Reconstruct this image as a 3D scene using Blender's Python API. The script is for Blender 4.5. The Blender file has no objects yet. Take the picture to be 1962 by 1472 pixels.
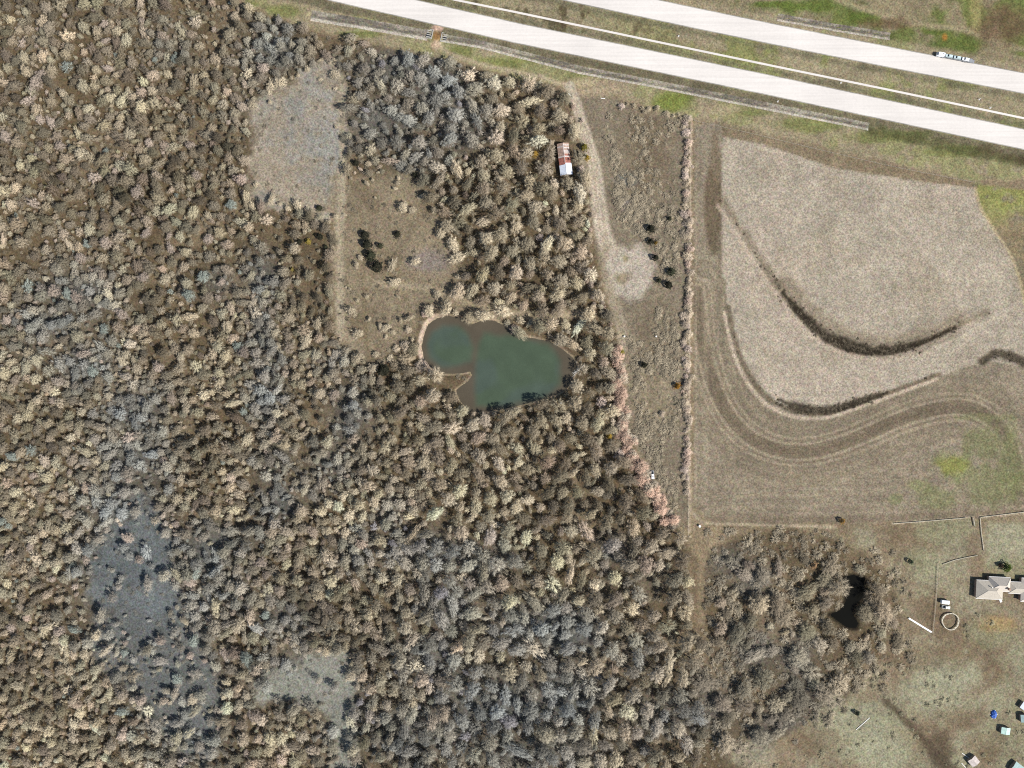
import bpy, bmesh, math, random
import numpy as np

# ------------------------------------------------------------------ scene, camera, light
S = 0.34                      # metres per photograph pixel on the ground
CXP, CYP = 981.0, 736.0
CAM_H = 520.0
sc = bpy.context.scene
col = sc.collection
rad = math.radians

cam_d = bpy.data.cameras.new("camera")
cam = bpy.data.objects.new("camera", cam_d)
col.objects.link(cam)
cam.location = (0, 0, CAM_H)
cam.rotation_euler = (0, 0, 0)
cam_d.sensor_fit = 'HORIZONTAL'
cam_d.angle = 2 * math.atan(1962 * S / 2 / CAM_H)
cam_d.clip_start = 1.0
cam_d.clip_end = 12000
sc.camera = cam

SUN_EL, SUN_AZ = rad(46), rad(-30)          # azimuth from +X, counter-clockwise: sun in the east-south-east
sx, sy, sz = math.cos(SUN_EL) * math.cos(SUN_AZ), math.cos(SUN_EL) * math.sin(SUN_AZ), math.sin(SUN_EL)
world = bpy.data.worlds.new("World")
sc.world = world
world.use_nodes = True
wn = world.node_tree
wn.nodes.clear()
sky = wn.nodes.new('ShaderNodeTexSky')
sky.sky_type = 'NISHITA'
sky.sun_disc = False
sky.sun_elevation = SUN_EL
sky.sun_rotation = math.atan2(sx, sy)
bg = wn.nodes.new('ShaderNodeBackground')
bg.inputs['Strength'].default_value = 0.08
wo = wn.nodes.new('ShaderNodeOutputWorld')
wn.links.new(sky.outputs[0], bg.inputs[0])
wn.links.new(bg.outputs[0], wo.inputs[0])

sun_d = bpy.data.lights.new("sun", 'SUN')
sun_d.energy = 4.6
sun_d.angle = rad(0.6)
sun_d.color = (1.0, 0.965, 0.915)
sun = bpy.data.objects.new("sun", sun_d)
col.objects.link(sun)
sun.location = (sx * 900, sy * 900, sz * 900)
# a sun lamp shines along its local -Z
from mathutils import Vector, Matrix
sun.rotation_euler = Vector((sx, sy, sz)).to_track_quat('Z', 'Y').to_euler()

sc.view_settings.view_transform = 'Standard'
sc.view_settings.look = 'None'
sc.view_settings.gamma = 1.0
sc.view_settings.exposure = 0.65
sc.view_settings.use_curve_mapping = False
sc.render.engine = 'CYCLES'
sc.cycles.max_bounces = 5
sc.cycles.diffuse_bounces = 2
sc.cycles.glossy_bounces = 2
sc.cycles.transparent_max_bounces = 4
sc.cycles.use_denoising = False
sc.cycles.filter_width = 1.1

# displayed (sRGB) ground tone in full sun -> base colour; K is the light level on flat ground
K = 1.9
rng = np.random.default_rng(7)
random.seed(7)


def lin(c):
    c = np.asarray(c, dtype=float) / 255.0
    return np.where(c <= 0.04045, c / 12.92, ((c + 0.055) / 1.055) ** 2.4)


def alb(*c):
    return tuple(np.clip(lin(c) / K, 0, 0.9))


def W(px, py):
    return ((px - CXP) * S, (CYP - py) * S)


# ------------------------------------------------------------------ noise and masks (photograph pixel units on the ground plane)
_tab = np.random.default_rng(3).random((8, 257, 257))


def vnoise(x, y, s, seed=0):
    x = np.asarray(x, dtype=float) / s + 31.7 * seed
    y = np.asarray(y, dtype=float) / s + 17.3 * seed
    xi = np.floor(x).astype(int)
    yi = np.floor(y).astype(int)
    fx = x - xi
    fy = y - yi
    fx = fx * fx * (3 - 2 * fx)
    fy = fy * fy * (3 - 2 * fy)
    t = _tab[seed % 8]
    a = t[xi % 256, yi % 256]
    b = t[(xi + 1) % 256, yi % 256]
    c = t[xi % 256, (yi + 1) % 256]
    d = t[(xi + 1) % 256, (yi + 1) % 256]
    return (a * (1 - fx) + b * fx) * (1 - fy) + (c * (1 - fx) + d * fx) * fy


def fbm(x, y, s, seed=0, octv=3):
    r, amp, tot = 0, 1.0, 0
    for i in range(octv):
        r = r + amp * vnoise(x, y, s / 2 ** i, seed + i)
        tot += amp
        amp *= 0.5
    return r / tot - 0.5          # -0.5 .. 0.5


def sstep(a, b, x):
    t = np.clip((x - a) / (b - a), 0, 1)
    return t * t * (3 - 2 * t)


def seg_dist(x, y, pts, closed=False):
    d = np.full(np.shape(x), 1e9)
    n = len(pts)
    for i in range(n if closed else n - 1):
        x0, y0 = pts[i][:2]
        x1, y1 = pts[(i + 1) % n][:2]
        dx, dy = x1 - x0, y1 - y0
        t = np.clip(((x - x0) * dx + (y - y0) * dy) / (dx * dx + dy * dy + 1e-9), 0, 1)
        d = np.minimum(d, np.hypot(x - x0 - t * dx, y - y0 - t * dy))
    return d


def poly_sd(x, y, pts):
    """signed distance in px, positive inside; far points get a large negative number"""
    x = np.asarray(x, float)
    y = np.asarray(y, float)
    out = np.full(x.shape, -60.0)
    xs = [p[0] for p in pts]
    ys = [p[1] for p in pts]
    m = (x > min(xs) - 60) & (x < max(xs) + 60) & (y > min(ys) - 60) & (y < max(ys) + 60)
    xx, yy = x[m], y[m]
    ins = np.zeros(xx.shape, bool)
    n = len(pts)
    for i in range(n):
        x0, y0 = pts[i]
        x1, y1 = pts[(i + 1) % n]
        if y0 == y1:
            continue
        c = ((y0 > yy) != (y1 > yy)) & (xx < (x1 - x0) * (yy - y0) / (y1 - y0) + x0)
        ins ^= c
    d = seg_dist(xx, yy, pts, True)
    out[m] = np.where(ins, d, -d)
    return out


def smooth_pts(pts, it=2):
    """Chaikin on an open polyline"""
    for _ in range(it):
        q = [pts[0]]
        for a, b in zip(pts[:-1], pts[1:]):
            a = np.array(a, float)
            b = np.array(b, float)
            q.append(tuple(a * .75 + b * .25))
            q.append(tuple(a * .25 + b * .75))
        q.append(pts[-1])
        pts = q
    return [tuple(map(float, p)) for p in pts]


# ------------------------------------------------------------------ the plan of the place
POND = [(855, 605), (877, 608), (892, 616), (904, 622), (917, 617), (931, 613), (946, 615), (970, 626), (985, 642), (1005, 646),
        (1029, 650), (1054, 655), (1078, 670), (1098, 687), (1107, 704), (1098, 726), (1085, 746), (1066, 756), (1029, 768),
        (992, 778), (956, 785), (926, 790), (899, 789), (892, 780), (880, 765), (874, 748), (882, 741), (897, 731), (905, 719),
        (901, 712), (877, 716), (846, 716), (826, 704), (813, 687), (808, 665), (813, 641), (820, 622), (836, 611)]
DEEP1 = [(830, 640), (850, 625), (875, 628), (895, 645), (905, 668), (900, 690), (875, 700), (845, 700), (825, 685), (820, 660)]
DEEP2 = [(928, 638), (985, 648), (1050, 660), (1070, 690), (1070, 735), (1040, 760), (960, 778), (916, 775), (914, 700), (920, 655)]
DARKPOND = [(1617, 1106), (1636, 1102), (1655, 1109), (1658, 1140), (1648, 1152), (1637, 1163), (1634, 1176), (1645, 1196), (1640, 1204), (1622, 1202),
            (1606, 1190), (1590, 1178), (1611, 1170), (1622, 1152), (1618, 1128)]
ROAD_S = [(-500, -279), (300, -95), (711, 0), (850, 31.8), (990, 63.7), (1230, 113), (1480, 164.7), (1720, 215.8), (1962, 267.5), (2400, 361), (3200, 532)]
ROAD_N = [(-500, -365), (700, -101), (1168, 0), (1320, 32.5), (1480, 65.5), (1720, 113), (1962, 160), (2400, 245), (3200, 401)]
MEDIAN = [(-500, -314), (500, -85), (872, 0), (990, 24), (1230, 74.5), (1480, 126.5), (1720, 176), (1962, 227), (2400, 318), (3200, 485)]
DITCH_W = [(596, 30), (700, 47), (820, 68)]
DITCH_E = [(850, 73), (920, 85), (990, 103), (1110, 134), (1250, 160), (1450, 200), (1665, 243)]
DITCH_N = [(1490, 33), (1600, 53), (1706, 70)]
DRIVE = smooth_pts([(1092, 165), (1104, 200), (1118, 245), (1132, 290), (1143, 340), (1148, 395), (1154, 445), (1172, 485), (1196, 520)])
DRIVE2 = smooth_pts([(1160, 480), (1165, 540), (1180, 590), (1192, 630), (1197, 665)])
TRACK = smooth_pts([(836, 80), (850, 98), (885, 113), (960, 133), (1040, 148), (1092, 166)])
FOREST = [(-150, -150), (360, -150), (420, -10), (470, 12), (540, 40), (600, 62), (690, 82), (760, 97), (830, 108), (890, 124), (990, 152), (1080, 170),
          (1096, 186), (1103, 240), (1106, 265), (1122, 320), (1131, 400), (1138, 470), (1155, 540), (1172, 600), (1190, 650), (1196, 690), (1194, 760),
          (1203, 830), (1232, 900), (1262, 960), (1300, 1020), (1322, 1060), (1318, 1200), (1352, 1205), (1352, 1060), (1400, 1030), (1520, 1012),
          (1600, 1030), (1660, 1060), (1705, 1110), (1735, 1170), (1725, 1240), (1670, 1310), (1620, 1340), (1560, 1372), (1490, 1420),
          (1440, 1472), (1420, 1620), (-150, 1620)]
CLEAR_A = [(478, 215), (520, 165), (575, 140), (625, 112), (646, 112), (656, 180), (658, 300), (650, 470), (625, 420), (560, 400), (492, 395), (474, 330)]
CLEAR_B = [(640, 345), (700, 345), (770, 330), (812, 345), (835, 400), (866, 455), (882, 520), (872, 560), (935, 592), (1010, 602), (1085, 596),
           (1100, 612), (1050, 622), (905, 606), (815, 600), (800, 640), (770, 690), (735, 690), (690, 690), (650, 655), (640, 560), (645, 450)]
CLEAR_D = [(185, 1050), (225, 1000), (270, 960), (320, 985), (330, 1040), (335, 1100), (362, 1165), (320, 1190), (250, 1165), (185, 1170), (165, 1100)]
CLEAR_D2 = [(180, 1170), (360, 1170), (420, 1300), (430, 1400), (390, 1472), (330, 1430), (250, 1330), (170, 1270)]
CLEAR_E = [(485, 1295), (560, 1272), (650, 1240), (675, 1255), (690, 1320), (672, 1400), (690, 1480), (632, 1480), (640, 1400), (605, 1350), (540, 1335), (490, 1345)]
FIELD = [(1376, 260), (1460, 275), (1600, 322), (1750, 345), (1866, 358), (1876, 400), (1902, 440), (1932, 482), (1952, 535), (1966, 610), (2500, 640), (2500, 760),
         (1935, 700), (1890, 690), (1800, 722), (1720, 752), (1650, 778), (1590, 800), (1540, 800), (1480, 778), (1440, 735), (1415, 685), (1400, 640),
         (1392, 590), (1392, 540), (1382, 530), (1382, 300)]
PLOUGH = [(1330, 240), (1376, 236), (1600, 292), (1866, 350), (1970, 610), (2500, 640), (2500, 985), (1962, 985), (1860, 992), (1650, 1002), (1400, 1003), (1352, 995), (1330, 965)]
T1 = smooth_pts([(1384, 385), (1420, 440), (1470, 520), (1520, 588), (1560, 635), (1610, 664), (1670, 678), (1720, 676), (1770, 660), (1820, 636), (1890, 600)])
T1B = smooth_pts([(1500, 560), (1555, 627), (1610, 660), (1670, 674), (1730, 670), (1790, 650), (1830, 628)])
T2 = smooth_pts([(1395, 590), (1404, 640), (1420, 690), (1446, 738), (1485, 776), (1540, 794), (1590, 794), (1650, 773), (1720, 748), (1800, 718)])
T2B = smooth_pts([(1490, 765), (1530, 783), (1570, 788), (1610, 782), (1650, 768), (1700, 752)])
T3 = smooth_pts([(1335, 560), (1345, 660), (1375, 765), (1420, 830), (1480, 862), (1540, 868), (1600, 856), (1670, 828), (1740, 796), (1830, 776),
                 (1880, 788), (1922, 822), (1945, 870), (1952, 960)])
EDITCH = smooth_pts([(1882, 692), (1895, 682), (1912, 676), (1935, 682), (1975, 702), (2050, 740)])
HEDGE = [(1316, 228), (1318, 300), (1312, 400), (1318, 480), (1319, 560), (1316, 660), (1313, 740), (1316, 820), (1313, 900), (1316, 950)]
EDGE_PINK = [(1180, 665), (1190, 720), (1186, 790), (1200, 840), (1215, 885), (1235, 925), (1262, 960), (1290, 1005)]

BLUE = [(520, 95, 60, 45, 1), (330, 85, 40, 40, .5), (560, 205, 100, 60, .5), (600, 160, 40, 60, .5), (760, 125, 90, 45, .9), (840, 170, 60, 60, .9),
        (880, 235, 60, 60, .8), (730, 240, 70, 60, .8), (800, 300, 60, 40, .6), (150, 560, 80, 45, .9), (100, 625, 90, 45, .8), (40, 670, 50, 40, .5), (170, 690, 70, 60, .7),
        (420, 545, 35, 35, .7), (500, 530, 40, 50, .8), (500, 640, 30, 60, .8), (510, 700, 40, 60, .6), (260, 790, 70, 60, .9), (250, 880, 80, 70, .9), (230, 960, 80, 70, 1),
        (250, 1070, 110, 80, 1.1), (270, 1180, 120, 80, 1), (320, 1290, 110, 80, .8), (350, 1400, 100, 70, .8), (400, 1060, 60, 60, 1.1), (430, 1130, 60, 60, .8), (380, 1180, 50, 80, .8),
        (510, 770, 40, 60, .8), (535, 965, 40, 40, 1), (520, 880, 40, 60, .7), (670, 790, 40, 70, .9), (640, 890, 50, 50, .7), (600, 930, 40, 50, .5), (500, 1020, 40, 40, .5),
        (750, 985, 40, 50, .6), (690, 1060, 60, 50, .6), (830, 1060, 120, 45, .9), (940, 1080, 60, 40, .8), (860, 1160, 90, 60, .7), (1000, 1200, 80, 60, .9), (1080, 1210, 80, 60, 1.1),
        (820, 1260, 90, 60, .8), (560, 1300, 90, 60, .9), (550, 1190, 70, 50, .7), (660, 1380, 60, 80, .8), (960, 1350, 150, 70, 1), (1080, 1340, 90, 80, 1), (800, 1400, 140, 60, .8), (1010, 1440, 200, 50, .8),
        (1290, 1370, 120, 50, .7), (1220, 1260, 60, 50, .5), (1440, 1250, 60, 50, .6), (1350, 1330, 60, 50, .6), (1520, 1260, 40, 50, .7), (1390, 1080, 50, 40, .6), (1440, 1110, 40, 40, .7),
        (1180, 1055, 40, 35, .8), (1230, 1110, 60, 40, .4), (1490, 1400, 80, 50, .6), (1170, 1100, 30, 40, .4), (1540, 1330, 60, 50, .5), (640, 690, 50, 30, .4), (860, 100, 40, 20, .3)]


def blue_field(x, y):
    v = np.zeros(np.shape(x))
    for cx, cy, rx, ry, a in BLUE:
        v = np.maximum(v, a * np.exp(-(((x - cx) / rx) ** 2 + ((y - cy) / ry) ** 2) * 1.1))
    return np.clip(v + 0.55 * fbm(x, y, 45, 5, 3) * sstep(0.05, 0.4, v), 0, 1)


def terrain(x, y):
    """height in metres for photograph-pixel ground coordinates"""
    x = np.asarray(x, float)
    y = np.asarray(y, float)
    h = 0.5 * fbm(x, y, 160, 1, 3) + 0.25 * fbm(x, y, 26, 4, 2)
    dr = np.minimum(seg_dist(x, y, ROAD_S), seg_dist(x, y, ROAD_N))
    near = sstep(75, 20, np.minimum(dr, seg_dist(x, y, MEDIAN)))
    h = h * (1 - near)
    # highway ditches
    for d, w in ((DITCH_W, 10), (DITCH_E, 10), (DITCH_N, 9)):
        h = h - 0.7 * sstep(w, 1, seg_dist(x, y, d))
    # drainage swales of the field
    h = h - 0.5 * sstep(12, 0, seg_dist(x, y, T1B)) - 0.4 * sstep(9, 0, seg_dist(x, y, T2B))
    h = h + 0.45 * sstep(9, 0, np.abs(seg_dist(x, y, T1) - 14) + 4 * (seg_dist(x, y, T1) > 16)) * 0.6
    h = h - 0.8 * sstep(9, 0, seg_dist(x, y, EDITCH))
    # ponds: the shore lies at the water level
    for P, lv in ((POND, -0.45), (DARKPOND, -0.6)):
        sd = poly_sd(x, y, P) * S
        t = sstep(-4.5, 0, sd)
        h = h * (1 - t) + lv * t - 1.3 * sstep(0, 4, sd)
    return h


def H1(px, py):
    return float(terrain(np.array([px]), np.array([py]))[0])


# ------------------------------------------------------------------ materials
def new_mat(name):
    m = bpy.data.materials.new(name)
    m.use_nodes = True
    nt = m.node_tree
    nt.nodes.clear()
    out = nt.nodes.new('ShaderNodeOutputMaterial')
    b = nt.nodes.new('ShaderNodeBsdfPrincipled')
    nt.links.new(b.outputs[0], out.inputs[0])
    b.inputs['Specular IOR Level'].default_value = 0.25
    return m, nt, b


def noise_mul(nt, src, scale, lo, hi, coord, detail=2.0):
    """multiply a colour socket by a noise running from lo to hi"""
    n = nt.nodes.new('ShaderNodeTexNoise')
    n.inputs['Scale'].default_value = scale
    n.inputs['Detail'].default_value = detail
    nt.links.new(coord, n.inputs['Vector'])
    mr = nt.nodes.new('ShaderNodeMapRange')
    mr.inputs['From Min'].default_value = 0.3
    mr.inputs['From Max'].default_value = 0.7
    mr.inputs['To Min'].default_value = lo
    mr.inputs['To Max'].default_value = hi
    nt.links.new(n.outputs['Fac'], mr.inputs['Value'])
    mx = nt.nodes.new('ShaderNodeVectorMath')
    mx.operation = 'SCALE'
    nt.links.new(src, mx.inputs[0])
    nt.links.new(mr.outputs[0], mx.inputs['Scale'])
    return mx.outputs[0], n


def plain(name, c, rough=0.7, var=0.12, scale=1.5, metal=0.0):
    m, nt, b = new_mat(name)
    rgb = nt.nodes.new('ShaderNodeRGB')
    rgb.outputs[0].default_value = (*c, 1)
    tc = nt.nodes.new('ShaderNodeTexCoord')
    o, _ = noise_mul(nt, rgb.outputs[0], scale, 1 - var, 1 + var, tc.outputs['Object'])
    nt.links.new(o, b.inputs['Base Color'])
    b.inputs['Roughness'].default_value = rough
    b.inputs['Metallic'].default_value = metal
    return m


def ground_mat(name, grain=0.38, attr='Col', bump=0.35):
    m, nt, b = new_mat(name)
    a = nt.nodes.new('ShaderNodeAttribute')
    a.attribute_name = attr
    g = nt.nodes.new('ShaderNodeNewGeometry')
    vr = nt.nodes.new('ShaderNodeVectorRotate')
    vr.rotation_type = 'EULER_XYZ'
    vr.inputs['Rotation'].default_value = (0.9, 0.55, 0.65)
    nt.links.new(g.outputs['Position'], vr.inputs['Vector'])
    pos = vr.outputs[0]
    o, n1 = noise_mul(nt, a.outputs['Color'], 0.9, 1 - grain, 1 + grain, pos, 4)
    o, _ = noise_mul(nt, o, 2.3, 1 - grain * .5, 1 + grain * .5, pos, 1)
    o, _ = noise_mul(nt, o, 0.23, 1 - grain * .4, 1 + grain * .4, pos, 3)
    o, _ = noise_mul(nt, o, 0.05, 1 - grain * .3, 1 + grain * .3, pos, 3)
    # small speckle of hue, as in dry turf
    n = nt.nodes.new('ShaderNodeTexNoise')
    n.inputs['Scale'].default_value = 0.5
    n.inputs['Detail'].default_value = 2
    nt.links.new(pos, n.inputs['Vector'])
    mx = nt.nodes.new('ShaderNodeMix')
    mx.data_type = 'RGBA'
    mx.blend_type = 'SOFT_LIGHT'
    mx.inputs['Factor'].default_value = 0.22
    nt.links.new(o, mx.inputs['A'])
    nt.links.new(n.outputs['Color'], mx.inputs['B'])
    nt.links.new(mx.outputs['Result'], b.inputs['Base Color'])
    b.inputs['Roughness'].default_value = 0.95
    b.inputs['Specular IOR Level'].default_value = 0.1
    bp = nt.nodes.new('ShaderNodeBump')
    bp.inputs['Strength'].default_value = bump
    bp.inputs['Distance'].default_value = 0.5
    nt.links.new(n1.outputs['Fac'], bp.inputs['Height'])
    nt.links.new(bp.outputs[0], b.inputs['Normal'])
    return m


def tint_mat(name, spread=0.42, rough=0.9):
    """colour from the tint of the plant (object property or instance attribute), each twig a little different"""
    m, nt, b = new_mat(name)
    a = nt.nodes.new('ShaderNodeAttribute')
    a.attribute_type = 'INSTANCER'
    a.attribute_name = 'tint'
    g = nt.nodes.new('ShaderNodeNewGeometry')
    mr = nt.nodes.new('ShaderNodeMapRange')
    mr.inputs['To Min'].default_value = 1 - spread
    mr.inputs['To Max'].default_value = 1 + spread
    nt.links.new(g.outputs['Random Per Island'], mr.inputs['Value'])
    mx = nt.nodes.new('ShaderNodeVectorMath')
    mx.operation = 'SCALE'
    oi = nt.nodes.new('ShaderNodeObjectInfo')
    gtn = nt.nodes.new('ShaderNodeMath')
    gtn.operation = 'GREATER_THAN'
    gtn.inputs[1].default_value = 0.001
    nt.links.new(a.outputs['Fac'], gtn.inputs[0])
    sel = nt.nodes.new('ShaderNodeMix')
    sel.data_type = 'RGBA'
    nt.links.new(gtn.outputs[0], sel.inputs['Factor'])
    nt.links.new(oi.outputs['Color'], sel.inputs['A'])
    nt.links.new(a.outputs['Color'], sel.inputs['B'])
    nt.links.new(sel.outputs['Result'], mx.inputs[0])
    nt.links.new(mr.outputs[0], mx.inputs['Scale'])
    nt.links.new(mx.outputs[0], b.inputs['Base Color'])
    b.inputs['Roughness'].default_value = rough
    b.inputs['Specular IOR Level'].default_value = 0.1
    return m


M = {}
M['ground'] = ground_mat('ground_soil')
M['twig'] = tint_mat('twig_bark')
M['leaf'] = tint_mat('evergreen_leaf', 0.4, 0.8)
M['bark'] = plain('trunk_bark', (0.17, 0.14, 0.11), 0.9, 0.25, 2.0)
M['white'] = plain('white_paint', (0.74, 0.75, 0.77), 0.4, 0.05)
M['offwhite'] = plain('weathered_white', (0.62, 0.61, 0.57), 0.6, 0.1)
M['silver'] = plain('silver_paint', (0.42, 0.50, 0.50), 0.35, 0.05)
M['glass'] = plain('dark_glass', (0.02, 0.025, 0.03), 0.1, 0.05)
M['tyre'] = plain('tyre_rubber', (0.02, 0.02, 0.02), 0.9, 0.1)
M['steel'] = plain('dull_steel', (0.25, 0.26, 0.27), 0.5, 0.1, metal=0.5)
M['lamp'] = plain('headlamp_plastic', (0.6, 0.6, 0.55), 0.2, 0.05)
M['taillamp'] = plain('taillamp_plastic', (0.35, 0.02, 0.02), 0.3, 0.05)
M['wood'] = plain('grey_timber', (0.33, 0.29, 0.23), 0.9, 0.25, 1.2)
M['post'] = plain('weathered_post', (0.36, 0.32, 0.25), 0.9, 0.2, 1.2)


# ------------------------------------------------------------------ mesh helpers
class MB:
    def __init__(self):
        self.v, self.f = [], []

    def add(self, vs, fs):
        n = len(self.v)
        self.v += [tuple(map(float, p)) for p in vs]
        self.f += [tuple(i + n for i in f) for f in fs]
        return self

    def box(self, c, s, rz=0.0, taper=1.0):
        cx, cy, cz = c
        a, b, h = s[0] / 2, s[1] / 2, s[2] / 2
        ca, sa = math.cos(rz), math.sin(rz)
        vs = []
        for z, t in ((-h, 1.0), (h, taper)):
            for x, y in ((-a, -b), (a, -b), (a, b), (-a, b)):
                x, y = x * t, y * t
                vs.append((cx + x * ca - y * sa, cy + x * sa + y * ca, cz + z))
        return self.add(vs, [(3, 2, 1, 0), (4, 5, 6, 7), (0, 1, 5, 4), (1, 2, 6, 5), (2, 3, 7, 6), (3, 0, 4, 7)])

    def prism_y(self, prof, y0, y1):
        """profile in XZ extruded along Y"""
        n = len(prof)
        vs = [(x, y0, z) for x, z in prof] + [(x, y1, z) for x, z in prof]
        fs = [tuple(range(n)), tuple(reversed(range(n, 2 * n)))]
        fs += [(i, i + n, (i + 1) % n + n, (i + 1) % n) for i in range(n)]
        return self.add(vs, fs)

    def prism_z(self, poly, z0, z1):
        n = len(poly)
        vs = [(x, y, z0) for x, y in poly] + [(x, y, z1) for x, y in poly]
        fs = [tuple(reversed(range(n))), tuple(range(n, 2 * n))]
        fs += [(i, (i + 1) % n, (i + 1) % n + n, i + n) for i in range(n)]
        return self.add(vs, fs)

    def tube(self, pts, rads, n=6, caps=True):
        pts = [Vector(p) for p in pts]
        rings = []
        for i, p in enumerate(pts):
            d = (pts[min(i + 1, len(pts) - 1)] - pts[max(i - 1, 0)]).normalized()
            u = d.cross(Vector((0, 0, 1)))
            if u.length < 1e-3:
                u = Vector((1, 0, 0))
            u.normalize()
            w = d.cross(u)
            rings.append([p + (u * math.cos(2 * math.pi * k / n) + w * math.sin(2 * math.pi * k / n)) * rads[i] for k in range(n)])
        vs = [q for r in rings for q in r]
        fs = []
        for i in range(len(pts) - 1):
            for k in range(n):
                fs.append((i * n + k, i * n + (k + 1) % n, (i + 1) * n + (k + 1) % n, (i + 1) * n + k))
        if caps:
            fs.append(tuple(reversed(range(n))))
            fs.append(tuple(range(len(vs) - n, len(vs))))
        return self.add(vs, fs)

    def cyl_y(self, c, r, w, n=14):
        cx, cy, cz = c
        vs = []
        for y in (-w / 2, w / 2):
            for k in range(n):
                a = 2 * math.pi * k / n
                vs.append((cx + r * math.cos(a), cy + y, cz + r * math.sin(a)))
        fs = [tuple(range(n)), tuple(reversed(range(n, 2 * n)))]
        fs += [(k, k + n, (k + 1) % n + n, (k + 1) % n) for k in range(n)]
        return self.add(vs, fs)

    def mesh(self, name):
        me = bpy.data.meshes.new(name)
        me.from_pydata(self.v, [], self.f)
        me.update()
        return me

    def build(self, name, mat, parent=None, smooth=False, bevel=0.0):
        me = self.mesh(name)
        if bevel > 0:
            bm = bmesh.new()
            bm.from_mesh(me)
            bmesh.ops.remove_doubles(bm, verts=bm.verts, dist=1e-4)
            bmesh.ops.bevel(bm, geom=list(bm.edges), offset=bevel, segments=2, affect='EDGES', clamp_overlap=True)
            bm.to_mesh(me)
            bm.free()
        me.materials.append(mat)
        return link(name, me, parent, smooth)


def link(name, me, parent=None, smooth=False):
    o = bpy.data.objects.new(name, me)
    col.objects.link(o)
    if smooth and me is not None:
        me.polygons.foreach_set('use_smooth', [True] * len(me.polygons))
    if parent is not None:
        o.parent = parent
    return o


def tag(o, label=None, cat=None, group=None, kind=None):
    if label:
        o['label'] = label
    if cat:
        o['category'] = cat
    if group:
        o['group'] = group
    if kind:
        o['kind'] = kind
    return o


def thing(name, label, cat, loc, rz=0.0, group=None):
    o = bpy.data.objects.new(name, None)
    col.objects.link(o)
    o.empty_display_size = 0.5
    o.location = loc
    o.rotation_euler = (0, 0, rz)
    return tag(o, label, cat, group)


def np_mesh(name, V, F, mat=None):
    """fast mesh of equal-sided faces"""
    me = bpy.data.meshes.new(name)
    V = np.asarray(V, np.float32)
    F = np.asarray(F, np.int32)
    k = F.shape[1]
    me.vertices.add(len(V))
    me.vertices.foreach_set('co', V.ravel())
    me.loops.add(F.size)
    me.loops.foreach_set('vertex_index', F.ravel())
    me.polygons.add(len(F))
    me.polygons.foreach_set('loop_start', np.arange(0, F.size, k, dtype=np.int32))
    me.polygons.foreach_set('loop_total', np.full(len(F), k, np.int32))
    me.update(calc_edges=True)
    me.validate()
    if mat:
        me.materials.append(mat)
    return me


def set_col(me, C, name='Col'):
    a = me.color_attributes.new(name, 'FLOAT_COLOR', 'POINT')
    a.data.foreach_set('color', np.c_[C, np.ones(len(C))].astype(np.float32).ravel())


# ------------------------------------------------------------------ the ground
def axis(a, step):
    mid = np.arange(-a, a + .01, step)
    out = a + np.array([4, 10, 20, 35, 60, 100, 170, 300, 600, 1200, 2500, 5000.])
    return np.r_[-out[::-1], mid, out]


GXm, GYm = np.meshgrid(axis(358, 1.0), axis(272, 1.0), indexing='xy')
PX, PY = GXm / S + CXP, CYP - GYm / S
PXc, PYc = np.clip(PX, -400, 2400), np.clip(PY, -400, 1900)
GZ = terrain(PXc, PYc)
n1 = fbm(PXc, PYc, 60, 2, 4)
n2 = fbm(PXc, PYc, 18, 3, 3)
n3 = fbm(PXc, PYc, 140, 6, 3)
GC = np.zeros(PX.shape + (3,))


def paint(mask, c, cvar=0.0, nz=None):
    global GC
    cc = np.array(alb(*c))
    m = np.clip(mask, 0, 1)[..., None]
    base = cc * (1 + (cvar * (nz if nz is not None else n2))[..., None] * 2) if cvar else cc
    GC = GC * (1 - m) + base * m


def pmask(poly, soft=4, warp=6):
    return sstep(-soft, soft, poly_sd(PXc, PYc, poly) + warp * 2 * n2)


def lmask(pts, w, soft=3, warp=2):
    return sstep(w / 2 + soft, w / 2 - soft, seg_dist(PXc, PYc, pts) + warp * 2 * n2)


def bmask(cx, cy, rx, ry, hard=1.0, warp=.5):
    d = np.hypot((PXc - cx) / rx, (PYc - cy) / ry) + warp * n2 + warp * .6 * n1
    return sstep(1.25, 1.25 - hard * .8, d)


paint(np.ones(PX.shape), (146, 130, 104), 0.15, n1)
# forest floor of leaf litter
fm = pmask(FOREST, 8, 8)
paint(fm, (108, 94, 72), 0.2, n2)
paint(fm * sstep(.02, .2, n1), (126, 111, 88), .15)
# yard and scrub in the south-east
se = pmask([(1560, 1010), (1962, 985), (2500, 985), (2500, 1900), (1400, 1900), (1430, 1480), (1640, 1330), (1740, 1180), (1700, 1060)], 20, 12)
paint(se, (142, 127, 103), 0.15, n2)
paint(se * sstep(-.02, .2, n1) * .7, (160, 154, 127), 0.1)
paint(se * sstep(.0, .2, n3 + n2 * .5) * .6, (148, 146, 116), 0.1)
paint(se * sstep(.05, .3, -n1) * .6, (124, 106, 82), 0.1)
for b in ((1790, 1330, 70, 60), (1640, 1400, 80, 60), (1820, 1290, 60, 30), (1700, 1440, 60, 40), (1930, 1040, 60, 40)):
    paint(bmask(*b, .9, .9) * .8, (168, 165, 136), 0.1)
for b in ((1850, 1380, 60, 25), (1780, 1420, 50, 60), (1830, 1210, 80, 40), (1770, 1260, 80, 30), (1880, 1420, 40, 30), (1570, 1420, 60, 30)):
    paint(bmask(*b, .9, .9) * .5, (122, 103, 80), 0.1)
for b in ((1900, 1210, 50, 30), (1935, 1090, 40, 25), (1815, 1010, 60, 35), (1770, 1080, 40, 30)):
    paint(bmask(*b, .9, .9) * .6, (152, 151, 118), 0.1)
paint(bmask(1915, 1195, 40, 18) * .6, (176, 146, 96))
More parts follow.
